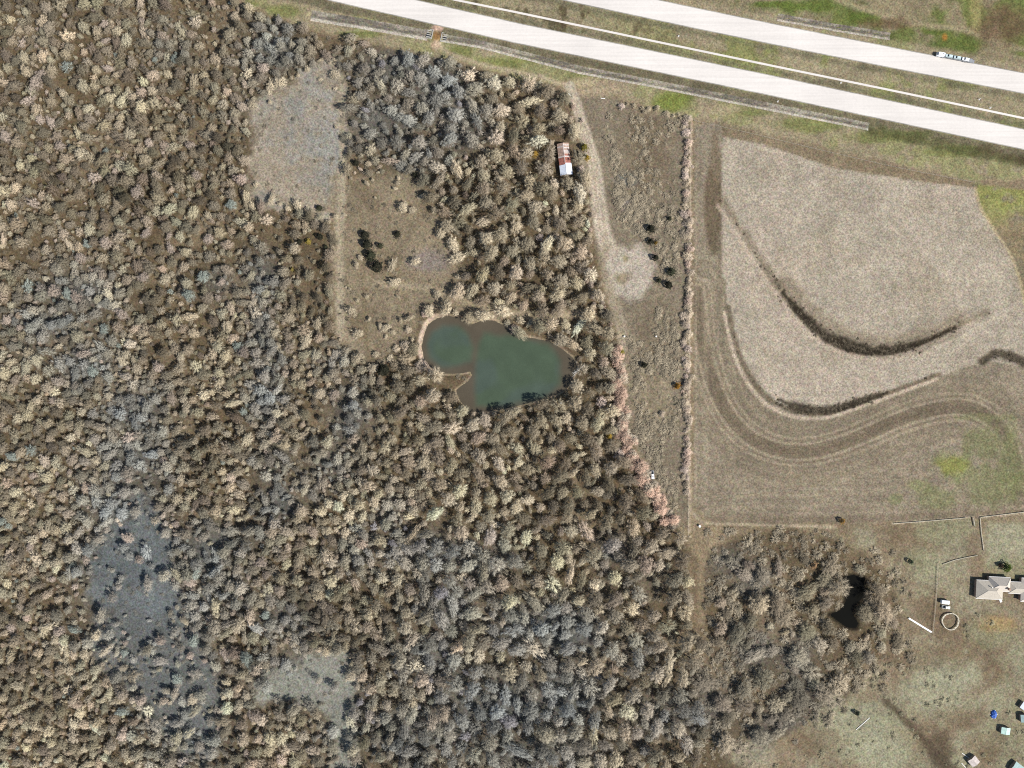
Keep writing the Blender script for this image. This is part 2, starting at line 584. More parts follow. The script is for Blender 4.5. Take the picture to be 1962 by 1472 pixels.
paint(lmask(smooth_pts([(1700, 1345), (1745, 1388), (1772, 1424), (1800, 1455), (1850, 1490)]), 15, 6, 6) * .8, (88, 76, 60), .15)
paint(bmask(1800, 1440, 24, 50, .9, .8) * .7, (92, 80, 64), .15)
# scrub strip between the drive and the hedgerow
strip = pmask([(1096, 180), (1180, 190), (1310, 226), (1322, 240), (1322, 1015), (1300, 1010), (1240, 900), (1206, 830), (1196, 690), (1140, 470), (1106, 250)], 4, 5)
paint(strip, (138, 126, 106), 0.16, n2)
paint(strip * bmask(1240, 300, 50, 110, .9) * .7, (122, 108, 86), .15)
paint(strip * bmask(1250, 760, 45, 70, .9) * .7, (156, 142, 116), .1)
paint(strip * bmask(1255, 640, 50, 80, .9) * .6, (126, 113, 92), .15)
paint(strip * bmask(1200, 345, 26, 16) * .7, (118, 122, 118), .1)
paint(strip * bmask(1195, 385, 14, 18) * .7, (135, 128, 130), .1)
# highway reserve
resv = pmask([(380, -400), (2500, -400), (2500, 440), (1962, 340), (1866, 346), (1600, 290), (1376, 232), (1330, 228), (1290, 222), (1180, 186), (1092, 164), (990, 150), (890, 120),
              (760, 92), (690, 76), (600, 56), (540, 34), (470, 8)], 6, 5)
paint(resv, (162, 149, 120), 0.12, n2)
paint(resv * sstep(.0, .16, n1 + .6 * n2), (152, 147, 106), 0.12)
dm = np.minimum(seg_dist(PXc, PYc, ROAD_S), seg_dist(PXc, PYc, ROAD_N))
dmed = seg_dist(PXc, PYc, MEDIAN)
med = sstep(50, 40, dmed) * sstep(14, 22, dm)
paint(med, (158, 146, 117), 0.2, n2)
east = sstep(1150, 1400, PXc)
paint(med * (0.35 + .65 * east) * sstep(-.1, .12, n1 + n2 * .5), (136, 136, 88), 0.2, n2)
paint(med * (1 - east) * sstep(.05, .2, n2), (102, 92, 68), 0.1)
# verge south of the road: grey grass by the pavement, green patches
paint(lmask([(p[0], p[1] + 29) for p in ROAD_S], 17, 4, 3) * resv, (120, 112, 88), 0.2, n2)
for off_, R_ in ((28, ROAD_N), (-27, ROAD_S)):
    paint(lmask([(p[0], p[1] + off_) for p in R_], 9, 4, 5) * .7, (112, 108, 84), 0.2, n2)
for b in ((960, 120, 90, 12), (1285, 195, 48, 26), (1130, 145, 50, 10), (1420, 215, 50, 10), (1560, 238, 70, 16), (1700, 262, 90, 14), (1830, 290, 80, 14), (880, 100, 30, 12), (690, 66, 50, 7),
          (470, 8, 30, 9), (540, 22, 40, 14)):
    paint(bmask(*b, .9, .9) * resv * .8, (124, 128, 74), .15)
paint(bmask(1290, 195, 36, 20, 1, .7) * resv * .7, (124, 134, 62), .15)
paint(lmask([(1665, 248), (1750, 265), (1850, 290), (1962, 312), (2300, 380)], 20, 6, 7) * .8, (92, 92, 58), .2)
paint(lmask([(1880, 285), (1930, 300), (1962, 310)], 15, 6, 6) * .8, (80, 70, 50), .2)
paint(bmask(1135, 165, 70, 22, .9) * .7, (176, 158, 130), .1)
paint(bmask(1380, 212, 60, 12, .9) * .6, (174, 156, 128), .1)
# north of the highway
north = sstep(0, 14, -(PYc - np.interp(PXc, [p[0] for p in ROAD_N], [p[1] for p in ROAD_N])) - 28) * sstep(1150, 1260, PXc)
paint(north, (144, 132, 104), .15)
paint(north * sstep(-.05, .12, n1), (112, 118, 68), .2)
for b in ((1560, 12, 90, 14), (1650, 35, 40, 14), (1830, 80, 60, 22), (1480, 8, 50, 6), (1790, 55, 40, 14)):
    paint(bmask(*b, .9, .9) * north * .9, (98, 112, 52), .2)
paint(lmask(smooth_pts([(1600, 0), (1680, 26), (1740, 45), (1800, 50), (1850, 56), (1880, 70), (1930, 88), (2100, 130)]), 9, 5, 5) * .75, (172, 158, 126), .1)
paint(bmask(1700, 45, 60, 12, .9, .8) * .7, (104, 84, 60), .1)
paint(bmask(1920, 45, 60, 45, .9, .6) * .8, (112, 92, 70), .2)
paint(bmask(1870, 20, 14, 40, .9, .6) * .7, (160, 150, 100), .1)
paint(bmask(1810, 72, 6, 8) * .7, (190, 130, 60))
# ploughed field and stubble field
pl = pmask(PLOUGH, 3, 3)
paint(pl, (146, 134, 114), 0.08, n2)
d3 = seg_dist(PXc, PYc, T3)
paint(pl * .5 * (0.5 + .5 * np.sin(d3 / 3.3 + 5 * n1)) * sstep(130, 60, d3), (170, 156, 132))
paint(pl * .5 * sstep(.2, .9, np.sin(d3 / 1.55 + 3 * n1)) * sstep(70, 20, d3) * sstep(-.25, .05, n1), (124, 111, 90))
paint(pl * sstep(60, 20, np.abs(d3 - 40) * 1.6 + 14 * n2) * .35, (130, 117, 96))
paint(pl * sstep(26, 5, d3 + 10 * n2) * .8, (116, 103, 84), .08)
paint(pl * sstep(4, 1, np.abs(d3 - 15) + 3 * n2) * .7, (176, 161, 136))
paint(pl * sstep(3.5, 1, np.abs(d3 - 26) + 4 * n2) * .45, (176, 161, 136))
row = seg_dist(PXc, PYc, [(1340, 985), (1962, 965), (2400, 960)])
paint(pl * .4 * sstep(.3, .95, np.sin(row / 1.7 + 3 * n1)) * sstep(120, 30, row), (128, 114, 93))
paint(pl * sstep(110, 40, row) * .35 * (.5 + .5 * np.sin(row / 4.0 + 5 * n1)), (170, 155, 130))
paint(pl * sstep(16, 4, seg_dist(PXc, PYc, [(1350, 995), (1650, 1000), (1860, 985), (2400, 980)]) + 5 * n2) * .5, (126, 111, 90))
paint(pl * sstep(9, 2, np.abs(PXc - 1352) + 4 * n2) * sstep(240, 300, PYc) * .3, (172, 158, 134))
paint(pl * bmask(1366, 400, 17, 90, .6, .5) * .9, (112, 98, 78), .05)
paint(pl * bmask(1372, 300, 11, 50, .8, .3) * .8, (130, 116, 94), .05)
for b in ((1830, 890, 45, 28), (1890, 850, 50, 40), (1900, 930, 70, 40), (1935, 880, 25, 70), (1760, 930, 20, 14), (1715, 955, 14, 10), (1800, 955, 40, 20)):
    paint(pl * bmask(*b, .9, 1.0) * .65, (132, 134, 92), .15)
paint(pl * bmask(1825, 892, 32, 18, .9, 1) * .6, (140, 142, 66), .15)
paint(pl * bmask(1880, 800, 60, 10, .9, 1) * .5, (128, 130, 88), .15)
fl = pmask(FIELD, 2, 2)
paint(fl, (180, 168, 148), .07, n2)
paint(fl * sstep(.02, .22, n1) * .5, (170, 156, 134))
paint(fl * sstep(.06, .2, n3) * .4, (194, 178, 158))
paint(pl * pmask([(1384, 262), (1460, 276), (1600, 322), (1750, 346), (1866, 360), (1866, 346), (1600, 290), (1380, 236)], 3, 3) * .85, (140, 124, 98), .12)
paint(pmask([(1378, 262), (1384, 262), (1384, 535), (1378, 535)], 1.5, 1) * .5, (120, 106, 86))
d1, d2 = seg_dist(PXc, PYc, T1), seg_dist(PXc, PYc, T2)
inner1 = sstep(-4, 6, PXc - np.interp(PYc, [p[1] for p in T1[:20]], [p[0] for p in T1[:20]]))
paint(sstep(12, 3, seg_dist(PXc, PYc, T1) + 6 * n2) * .55, (124, 110, 86), .1)
paint(sstep(34, 6, seg_dist(PXc, PYc, [(p[0] + 8, p[1] - 12) for p in T1B]) + 16 * n2) * .6, (132, 117, 94), .12)
tap1 = sstep(1490, 1580, PXc) * sstep(1850, 1740, PXc)
paint(sstep(17, 4, (seg_dist(PXc, PYc, T1B) + 12 * n2) / (.35 + .65 * tap1)) * .95, (46, 39, 29), .25)
paint(sstep(6, 2, np.abs(seg_dist(PXc, PYc, [(p[0] - 9, p[1] + 10) for p in T1]) + 3 * n2)) * .6, (196, 178, 156))
paint(sstep(8, 2.5, d2 + 5 * n2) * .8, (104, 91, 71), .1)
tap2 = sstep(1470, 1540, PXc) * sstep(1720, 1640, PXc)
paint(sstep(14, 4, (seg_dist(PXc, PYc, T2B) + 11 * n2) / (.3 + .7 * tap2)) * .9, (54, 46, 34), .25)
paint(sstep(4.5, 2, np.abs(seg_dist(PXc, PYc, [(p[0] - 7, p[1] + 9) for p in T2]) + 1.5 * n2)) * .85, (204, 186, 162))
paint(sstep(13, 4, seg_dist(PXc, PYc, EDITCH) + 7 * n2) * .85, (66, 56, 42), .25)
# east margin of the stubble: grass
em = pmask([(1870, 352), (2500, 440), (2500, 640), (1968, 608), (1954, 535), (1934, 482), (1904, 440), (1878, 400)], 3, 3)
paint(em, (150, 134, 104), .15)
paint(em * sstep(470, 380, PYc + 120 * n1), (146, 146, 88), .15)
paint(em * sstep(.0, .2, n2 + n1 * .4), (134, 124, 100), .1)
paint(sstep(4, 1, seg_dist(PXc, PYc, smooth_pts([(1868, 360), (1878, 400), (1904, 440), (1934, 482), (1955, 535), (1968, 608)])) + 2 * n2) * .8, (198, 180, 142))
# pasture corner under the field
for pts, w in (([(1352, 1003), (1500, 1008), (1600, 1010)], 5), ([(1710, 1003), (1850, 992), (1962, 984)], 4)):
    paint(lmask(pts, w, 2, 2) * .7, (194, 178, 150))
paint(lmask([(1322, 900), (1324, 980), (1345, 1002)], 5, 3, 1) * .8, (182, 166, 140))
paint(lmask([(1325, 235), (1321, 500), (1320, 1020)], 4, 2, 1) * .8, (190, 172, 146))
paint(lmask([(1336, 250), (1334, 500), (1334, 980)], 3, 2, 1.5) * .5, (176, 160, 134))
paint(lmask([(1330, 1070), (1330, 1200)], 14, 5, 4) * .8, (120, 104, 82))
# clearings of the woodland
paint(pmask(CLEAR_A, 14, 24), (166, 154, 134), .12)
paint(pmask(CLEAR_A, 10, 14) * sstep(-.25, .4, n1 + n2) * .6, (144, 147, 143), .1)
paint(bmask(700, 410, 70, 70, .8) * .8, (158, 142, 114), .1)
paint(pmask(CLEAR_B, 14, 16), (146, 132, 108), .14)
paint(pmask(CLEAR_B, 8, 9) * sstep(.0, .2, n1 + .5 * n2) * .7, (122, 108, 86), .1)
paint(lmask(smooth_pts([(640, 470), (648, 560), (662, 650), (690, 690)]), 26, 10, 6) * .55, (166, 152, 126))
paint(bmask(820, 500, 45, 25, .9) * .5, (140, 130, 128))
paint(lmask([(656, 150), (656, 300), (650, 470), (652, 640)], 15, 4, 4) * .85, (176, 163, 138))
paint(lmask(smooth_pts([(690, 400), (698, 560), (700, 640), (708, 690)]), 7, 3, 2) * .6, (132, 117, 92))
paint(lmask(smooth_pts([(720, 545), (790, 550), (840, 556), (880, 575), (960, 600), (1060, 607), (1110, 600)]), 13, 4, 3) * .85, (168, 153, 127))
paint(pmask(CLEAR_D, 18, 26), (116, 118, 115), .14)
paint(pmask(CLEAR_D2, 16, 14) * .8, (116, 118, 114), .15)
paint(pmask(CLEAR_E, 14, 26), (148, 147, 134), .12)
paint(bmask(1840 - 400, 1445, 50, 30, .9) * .7, (172, 164, 138))
bf = blue_field(PXc, PYc)
paint(fm * bf * .6 * (1 - .85 * np.maximum(pmask(CLEAR_A, 8, 10), pmask(CLEAR_E, 10, 10))), (98, 106, 108), .15)
# dirt drive, turning place and track
paint(lmask(TRACK, 8, 3, 2) * .8, (186, 170, 142), .08)
paint(sstep(14, 7, seg_dist(PXc, PYc, DRIVE) * np.interp(PYc, [170, 260, 420, 520], [1.15, 1.0, .72, .6]) + 3 * n2), (198, 184, 162), .07)
paint(sstep(3, 1, np.abs(seg_dist(PXc, PYc, DRIVE) - 4)) * .4, (160, 145, 120))
paint(lmask(DRIVE2, 22, 6, 4) * .85, (172, 158, 134), .08)
ring = np.hypot((PXc - 1208) / 46, (PYc - 518) / 52)
paint(sstep(1.2, .75, ring + .7 * n2 + .4 * n1), (188, 176, 158), .06)
paint(bmask(1192, 533, 18, 13, 1, .6) * .85, (146, 132, 104), .15)
paint(bmask(1198, 495, 7, 8, 1, .6) * .8, (152, 142, 104), .15)
# culvert crossing
paint(bmask(838, 54, 14, 7, 1, .5) * .9, (212, 178, 156), .1)
paint(bmask(836, 70, 12, 12, 1, .5) * .8, (142, 100, 60), .3)
paint(bmask(836, 86, 13, 10, 1, .5) * .9, (206, 180, 152), .1)
# pond margins
psd = poly_sd(PXc, PYc, POND)
paint(sstep(-12, -7, psd + 3 * n2) * sstep(870, 815, PXc) * sstep(725, 700, PYc) * .95, (218, 194, 170), .06)
paint(sstep(-5, -2, psd + 2 * n2) * .6, (186, 168, 140), .08)
paint(sstep(-.5, 1.5, psd), (96, 82, 66))
paint(sstep(-8, -1, poly_sd(PXc, PYc, DARKPOND) + 4 * n2), (44, 38, 28))
paint(bmask(737, 712, 26, 22, .9) * .6, (98, 84, 64))

ny, nx = GXm.shape
idx = np.arange(nx * ny).reshape(ny, nx)
F = np.c_[idx[:-1, :-1].ravel(), idx[:-1, 1:].ravel(), idx[1:, 1:].ravel(), idx[1:, :-1].ravel()]
gme = np_mesh('ground', np.c_[GXm.ravel(), GYm.ravel(), GZ.ravel()], F, M['ground'])
set_col(gme, GC.reshape(-1, 3))
gme.polygons.foreach_set('use_smooth', [True] * len(gme.polygons))
tag(link('ground', gme), 'dry winter ground of fields, leaf litter and grass verges', kind='structure')


# ------------------------------------------------------------------ water
def water_mat(name, rough, spec=.5):
    m, nt, b = new_mat(name)
    a = nt.nodes.new('ShaderNodeAttribute')
    a.attribute_name = 'Col'
    g = nt.nodes.new('ShaderNodeNewGeometry')
    o, _ = noise_mul(nt, a.outputs['Color'], 0.09, .9, 1.1, g.outputs['Position'], 3)
    o, n = noise_mul(nt, o, 1.6, .93, 1.07, g.outputs['Position'], 2)
    nt.links.new(o, b.inputs['Base Color'])
    b.inputs['Roughness'].default_value = rough
    b.inputs['IOR'].default_value = 1.33
    b.inputs['Specular IOR Level'].default_value = spec
    bp = nt.nodes.new('ShaderNodeBump')
    bp.inputs['Strength'].default_value = 0.05
    nt.links.new(n.outputs['Fac'], bp.inputs['Height'])
    nt.links.new(bp.outputs[0], b.inputs['Normal'])
    return m


def water(name, poly, z, colour, label):
    xs = [p[0] for p in poly]
    ys = [p[1] for p in poly]
    x, y = np.meshgrid(np.arange(min(xs) - 8, max(xs) + 9, 4.0), np.arange(min(ys) - 8, max(ys) + 9, 4.0))
    n, k = x.shape
    id_ = np.arange(n * k).reshape(n, k)
    F = np.c_[id_[1:, :-1].ravel(), id_[1:, 1:].ravel(), id_[:-1, 1:].ravel(), id_[:-1, :-1].ravel()]
    sd = poly_sd(x, y, poly)
    keep = (sd.ravel()[F] > -4).any(axis=1)
    me = np_mesh(name, np.c_[(x.ravel() - CXP) * S, (CYP - y.ravel()) * S, np.full(x.size, z)], F[keep], water_mat(name + '_surface', 0.12, .12 if 'small' in name else .25))
    set_col(me, colour(x.ravel(), y.ravel()))
    return tag(link(name, me), label, kind='structure')


def pond_col(x, y):
    a = np.array(alb(98, 90, 76)) * np.ones((len(x), 1))
    d = np.maximum(poly_sd(x, y, DEEP1), poly_sd(x, y, DEEP2))
    t = sstep(-11, 6, d + 10 * fbm(x, y, 30, 2, 3))[:, None]
    g = np.array(alb(84, 99, 80))
    b = np.array(alb(86, 97, 98))
    w = sstep(-.05, .15, fbm(x, y, 55, 3, 2) + .12 * sstep(14, 4, d))[:, None]
    w = w * .35
    deep = g * (1 - w) + b * w
    return a * (1 - t) + deep * t


water('pond', POND, -0.45, pond_col, 'murky green pond shaped like a fish')
water('small_pond', DARKPOND, -0.6, lambda x, y: np.array((0.004, 0.004, 0.003)) * np.ones((len(x), 1)), 'small black pond among trees beside the yard')


# ------------------------------------------------------------------ roads and hard strips
def ribbon(name, pts, w, z0, z1, mat, label, x_range=(-3000, 5000)):
    """a slab of constant width following a centre line given in photograph pixels"""
    P2 = [Vector(W(*p)) for p in pts]
    L, R = [], []
    for i, p in enumerate(P2):
        d = (P2[min(i + 1, len(P2) - 1)] - P2[max(i - 1, 0)]).normalized()
        nrm = Vector((-d.y, d.x)) * (w / 2)
        L.append(p + nrm)
        R.append(p - nrm)
    mb = MB()
    n = len(P2)
    vs = [(q.x, q.y, z1) for q in L] + [(q.x, q.y, z1) for q in R] + [(q.x, q.y, z0) for q in L] + [(q.x, q.y, z0) for q in R]
    fs = []
    for i in range(n - 1):
        fs.append((i, n + i, n + i + 1, i + 1))
        fs.append((i, i + 1, 2 * n + i + 1, 2 * n + i))
        fs.append((n + i, 3 * n + i, 3 * n + i + 1, n + i + 1))
    fs.append((0, 2 * n, 3 * n, n))
    fs.append((n - 1, 2 * n - 1, 4 * n - 1, 3 * n - 1))
    mb.add(vs, fs)
    o = mb.build(name, mat)
    bm = bmesh.new()
    bm.from_mesh(o.data)
    bmesh.ops.recalc_face_normals(bm, faces=bm.faces)
    bm.to_mesh(o.data)
    bm.free()
    return tag(o, label, kind='structure')


def resample(pts, step=20):
    out = []
    for a, b in zip(pts[:-1], pts[1:]):
        n = max(1, int(math.hypot(b[0] - a[0], b[1] - a[1]) / step))
        out += [(a[0] + (b[0] - a[0]) * i / n, a[1] + (b[1] - a[1]) * i / n) for i in range(n)]
    return out + [pts[-1]]


def concrete(name, c, var=.05):
    m, nt, b = new_mat(name)
    rgb = nt.nodes.new('ShaderNodeRGB')
    rgb.outputs[0].default_value = (*c, 1)
    g = nt.nodes.new('ShaderNodeNewGeometry')
    o, _ = noise_mul(nt, rgb.outputs[0], 0.03, 1 - var, 1 + var, g.outputs['Position'], 2)
    mp = nt.nodes.new('ShaderNodeMapping')
    mp.inputs['Rotation'].default_value = (0, 0, rad(11.6))
    mp.inputs['Scale'].default_value = (.02, 1.0, 1.0)
    nt.links.new(g.outputs['Position'], mp.inputs['Vector'])
    o, _ = noise_mul(nt, o, 0.7, 1 - var * 1.4, 1 + var * .9, mp.outputs[0], 2)
    o, _ = noise_mul(nt, o, 0.6, 1 - var * .7, 1 + var * .7, g.outputs['Position'], 3)
    nt.links.new(o, b.inputs['Base Color'])
    b.inputs['Roughness'].default_value = 0.85
    return m


M['concrete'] = concrete('road_concrete', (0.50, 0.468, 0.432))
M['concrete_old'] = concrete('ditch_concrete', (0.36, 0.345, 0.31), .18)
M['shoulder'] = concrete('shoulder_edge', (0.25, 0.238, 0.21), .2)
M['riprap'] = ground_mat('riprap_stone', 0.4)
ribbon('road', resample(ROAD_S), 13.4, -.4, .10, M['shoulder'], 'dusty grey shoulder of the southern carriageway').name = 'road_shoulder'
ribbon('road', resample(ROAD_S), 12.3, -.4, .16, M['concrete'], 'bright concrete carriageway beside the woods and fields')
ribbon('road_shoulder', resample(ROAD_N), 13.6, -.4, .10, M['shoulder'], 'dusty grey shoulder of the northern carriageway')
ribbon('road', resample(ROAD_N), 12.5, -.4, .16, M['concrete'], 'bright concrete carriageway carrying the car transporter')
ribbon('median_kerb', resample(MEDIAN), 1.3, -.3, .18, M['concrete'], 'thin white concrete strip along the grass median')


def draped(name, pts, w, mat, colf, label, lift=.03, edge_noise=.3):
    """a strip laid on the terrain across its width"""
    pts = resample(pts, 3)
    P2 = [Vector(W(*p)) for p in pts]
    k = 9
    V, C = [], []
    for i, p in enumerate(P2):
        d = (P2[min(i + 1, len(P2) - 1)] - P2[max(i - 1, 0)]).normalized()
        nrm = Vector((-d.y, d.x))
        for j in range(k):
            t = j / (k - 1) - .5
            e = edge_noise * (vnoise(i * 1.0, j * 9.0, 4, 2) - .5) * (1 if j in (0, k - 1) else .3)
            q = p + nrm * (t * w + e)
            V.append((q.x, q.y))
            C.append((i / len(P2), t))
    V = np.array(V)
    z = terrain(V[:, 0] / S + CXP, CYP - V[:, 1] / S) + lift
    n = len(P2)
    id_ = np.arange(n * k).reshape(n, k)
    F = np.c_[id_[:-1, :-1].ravel(), id_[1:, :-1].ravel(), id_[1:, 1:].ravel(), id_[:-1, 1:].ravel()]
    me = np_mesh(name, np.c_[V, z], F, mat)
    C = np.array(C)
    set_col(me, colf(C[:, 0], C[:, 1], V))
    return tag(link(name, me), label, kind='structure')


def stone_col(u, t, V):
    a = np.array(alb(160, 152, 136)) * np.ones((len(u), 1))
    n = fbm(V[:, 0], V[:, 1] * 3, 12, 3, 3)
    dark = sstep(.0, .16, n + .25 * np.exp(-((t - .02) / .16) ** 2))[:, None]
    a = a * (1 - .45 * dark)
    pale = sstep(-.1, -.24, t)[:, None]
    a = a * (1 - pale) + np.array(alb(206, 196, 178)) * pale
    return a


draped('ditch_path', DITCH_W, 7.0, M['riprap'], stone_col, 'stony lined ditch with a pale edge above the woods')
draped('ditch_path', DITCH_E, 5.2, M['riprap'], stone_col, 'long stony lined ditch beside the southern carriageway')
draped('ditch_path', DITCH_N, 5.0, M['riprap'], stone_col, 'short stony lined ditch above the northern carriageway')


# ------------------------------------------------------------------ plants: shapes shared by all copies
def cones(base, tip, r, n=3):
    """thin pyramids from base to tip: arrays (k,3),(k,3),(k,)"""
    base, tip, r = np.asarray(base), np.asarray(tip), np.asarray(r)
    d = tip - base
    d = d / (np.linalg.norm(d, axis=1, keepdims=True) + 1e-9)
    up = np.where(np.abs(d[:, 2:3]) > .95, np.array([[1., 0, 0]]), np.array([[0, 0, 1.]]))
    u = np.cross(d, up)
    u /= np.linalg.norm(u, axis=1, keepdims=True) + 1e-9
    w = np.cross(d, u)
    k = len(base)
    V = np.zeros((k, n + 1, 3))
    for i in range(n):
        a = 2 * math.pi * i / n
        V[:, i] = base + (u * math.cos(a) + w * math.sin(a)) * r[:, None]
    V[:, n] = tip
    off = (np.arange(k) * (n + 1))[:, None]
    F = np.concatenate([np.c_[off + i, off + (i + 1) % n, off + n] for i in range(n)])
    return V.reshape(-1, 3), F


def bare_crown(seed, R=4.0, Hh=8.0, clumps=44, twigs=26, tw=.07, lop=.16, tl=1.15, spread=.7):
    """limbs fork from the trunk top and end in sprays of twigs that stand out all over a lumpy dome"""
    g = np.random.default_rng(seed)
    fork = np.array([0, 0, Hh * .32])
    B, T, r = [], [], []
    ph, ph2 = g.random(2) * 7
    for i in range(clumps):
        # even spread over the dome, then jittered
        t = (i + .5) / clumps
        rho = math.sqrt(t) * .86
        a = i * 2.39996 + g.uniform(-.3, .3)
        lob = 1 + lop * math.sin(2 * a + ph) + lop * .7 * math.sin(3 * a + ph2) + g.uniform(-.12, .12)
        q = R * rho * lob
        z = Hh * (.46 + .42 * math.sqrt(max(.02, 1 - rho ** 2))) * g.uniform(.88, 1.08)
        c = np.array([q * math.cos(a), q * math.sin(a), z])
        mid = fork + (c - fork) * .5 + g.normal(0, .2, 3)
        if i % 2 == 0:
            B += [fork, mid]
            T += [mid + (mid - fork) * .1, c]
            r += [.15, .1]
        else:
            B += [mid]
            T += [c]
            r += [.09]
        nrm = np.array([q * math.cos(a) / R, q * math.sin(a) / R, .75])
        nrm /= np.linalg.norm(nrm)
        n = int(twigs * g.uniform(.6, 1.35) * (1.25 - .55 * rho))
        b0 = c - nrm * .55 + g.normal(0, .16, (n, 3))
        d = nrm + g.normal(0, spread, (n, 3))
        d /= np.linalg.norm(d, axis=1, keepdims=True)
        ln = tl * g.uniform(.55, 1.2, (n, 1))
        B += list(b0)
        T += list(b0 + d * ln)
        r += list(tw * g.uniform(.7, 1.3, n))
    # low, thin skirt of older branches under the dome
    for k in range(130):
        a = g.uniform(0, 6.28)
        q0, q1 = R * g.uniform(.2, .7), R * g.uniform(.85, 1.2)
        z0 = Hh * g.uniform(.28, .5)
        B.append(np.array([q0 * math.cos(a), q0 * math.sin(a), z0]))
        a += g.uniform(-.3, .3)
        T.append(np.array([q1 * math.cos(a), q1 * math.sin(a), z0 + g.uniform(-.4, .5)]))
        r.append(.045)
    V, F = cones(np.array(B), np.array(T), np.array(r))
    return np_mesh('crown', V, F, M['twig'])


def trunk_mesh(seed, Hh=8.0, r0=.28):
    g = np.random.default_rng(seed)
    lean = g.normal(0, .12, 2)
    mb = MB()
    mb.tube([(0, 0, -.3), (lean[0] * .3, lean[1] * .3, Hh * .15), (lean[0], lean[1], Hh * .34)], [r0 * 1.25, r0, r0 * .7], 7)
    me = mb.mesh('trunk')
    me.materials.append(M['bark'])
    return me


def leaf_crown(seed, R=3.0, Hh=6.0, n=900, size=.42, cone=.5):
    """small leaf sprays spread through a rounded cone"""
    g = np.random.default_rng(seed)
    lumps = [(g.uniform(0, 6.28), g.uniform(.15, .95), g.uniform(.6, 1.1)) for _ in range(14)]
    V, F = [], []
    while len(F) < n:
        a, t = g.uniform(0, 6.28), g.uniform(.08, 1) ** .8
        rmax = R * (1 - cone * t ** 1.4) * (math.sin(min(1, t * 6) * math.pi / 2)) * math.sqrt(max(0.03, 1 - max(0, t - .55) ** 2 / .21))
        w = 0.55
        for la, lt, lw in lumps:
            dd = (min(abs(a - la), 6.28 - abs(a - la)) / .55) ** 2 + ((t - lt) / .2) ** 2
            w = max(w, lw * math.exp(-dd))
        rho = rmax * min(1.1, w) * g.uniform(.55, 1.0) ** .5
        c = np.array([rho * math.cos(a), rho * math.sin(a), .3 + Hh * t])
        d1 = g.normal(0, 1, 3)
        d1 /= np.linalg.norm(d1)
        d2_ = np.cross(d1, g.normal(0, 1, 3))
        d2_ /= np.linalg.norm(d2_) + 1e-9
        s = size * g.uniform(.6, 1.3)
        k = len(V)
        V += [c - d1 * s * .5, c + d2_ * s * .35, c + d1 * s * .6, c - d2_ * s * .35]
        F.append((k, k + 1, k + 2, k + 3))
    return np_mesh('crown', np.array(V), np.array(F), M['leaf'])


def bush_mesh(seed, R=2.0, Hh=2.2, n=300, tw=.055):
    """many stems from the ground, spreading into a twiggy dome"""
    g = np.random.default_rng(seed)
    B, T, r = [], [], []
    for i in range(n // 9):
        a, q = g.uniform(0, 6.28), R * math.sqrt(g.uniform(0, .75))
        z = Hh * math.sqrt(max(.08, 1 - (q / R) ** 2)) * g.uniform(.7, 1)
        s = np.array([q * math.cos(a), q * math.sin(a), z])
        b0 = np.array([q * .25 * math.cos(a), q * .25 * math.sin(a), 0])
        B.append(b0)
        T.append(s)
        r.append(.06)
        for k in range(8):
            st = b0 + (s - b0) * g.uniform(.45, 1)
            d = s / (np.linalg.norm(s) + .01) + g.normal(0, .6, 3)
            d[2] = abs(d[2]) * .8 + .1
            d /= np.linalg.norm(d)
            B.append(st)
            T.append(st + d * R * g.uniform(.25, .5))
            r.append(tw * g.uniform(.7, 1.3))
    V, F = cones(np.array(B), np.array(T), np.array(r))
    return np_mesh('bush', V, F, M['twig'])


BARE = [(bare_crown(10 + i, clumps=36 + 4 * (i % 4), twigs=29 + 3 * (i % 3), tw=.052, lop=.12 + .06 * (i % 4), spread=.6 + .06 * (i % 3)), trunk_mesh(10 + i)) for i in range(10)]
FINE = [(bare_crown(40 + i, R=4.0, clumps=50, twigs=28, tw=.052, tl=1.3, lop=.2, spread=.9), trunk_mesh(40 + i)) for i in range(5)]
SPARSE = [(bare_crown(60 + i, clumps=22, twigs=22, tw=.06, tl=1.8, lop=.28, spread=.48), trunk_mesh(60 + i)) for i in range(5)]
TREES = BARE + FINE + SPARSE
NB, NF, NS = len(BARE), len(FINE), len(SPARSE)
EVER = [(leaf_crown(80 + i, cone=.45 + .1 * i), trunk_mesh(80 + i, 6.0, .2)) for i in range(3)]
BUSH = [bush_mesh(90 + i) for i in range(5)]
BIGBUSH = [bush_mesh(97 + i, 2.0, 2.2, 720, .032) for i in range(4)]

# ------------------------------------------------------------------ where the trees stand
bg_tan = np.array((0.455, 0.39, 0.28))
bg_blue = np.array((0.305, 0.318, 0.302))


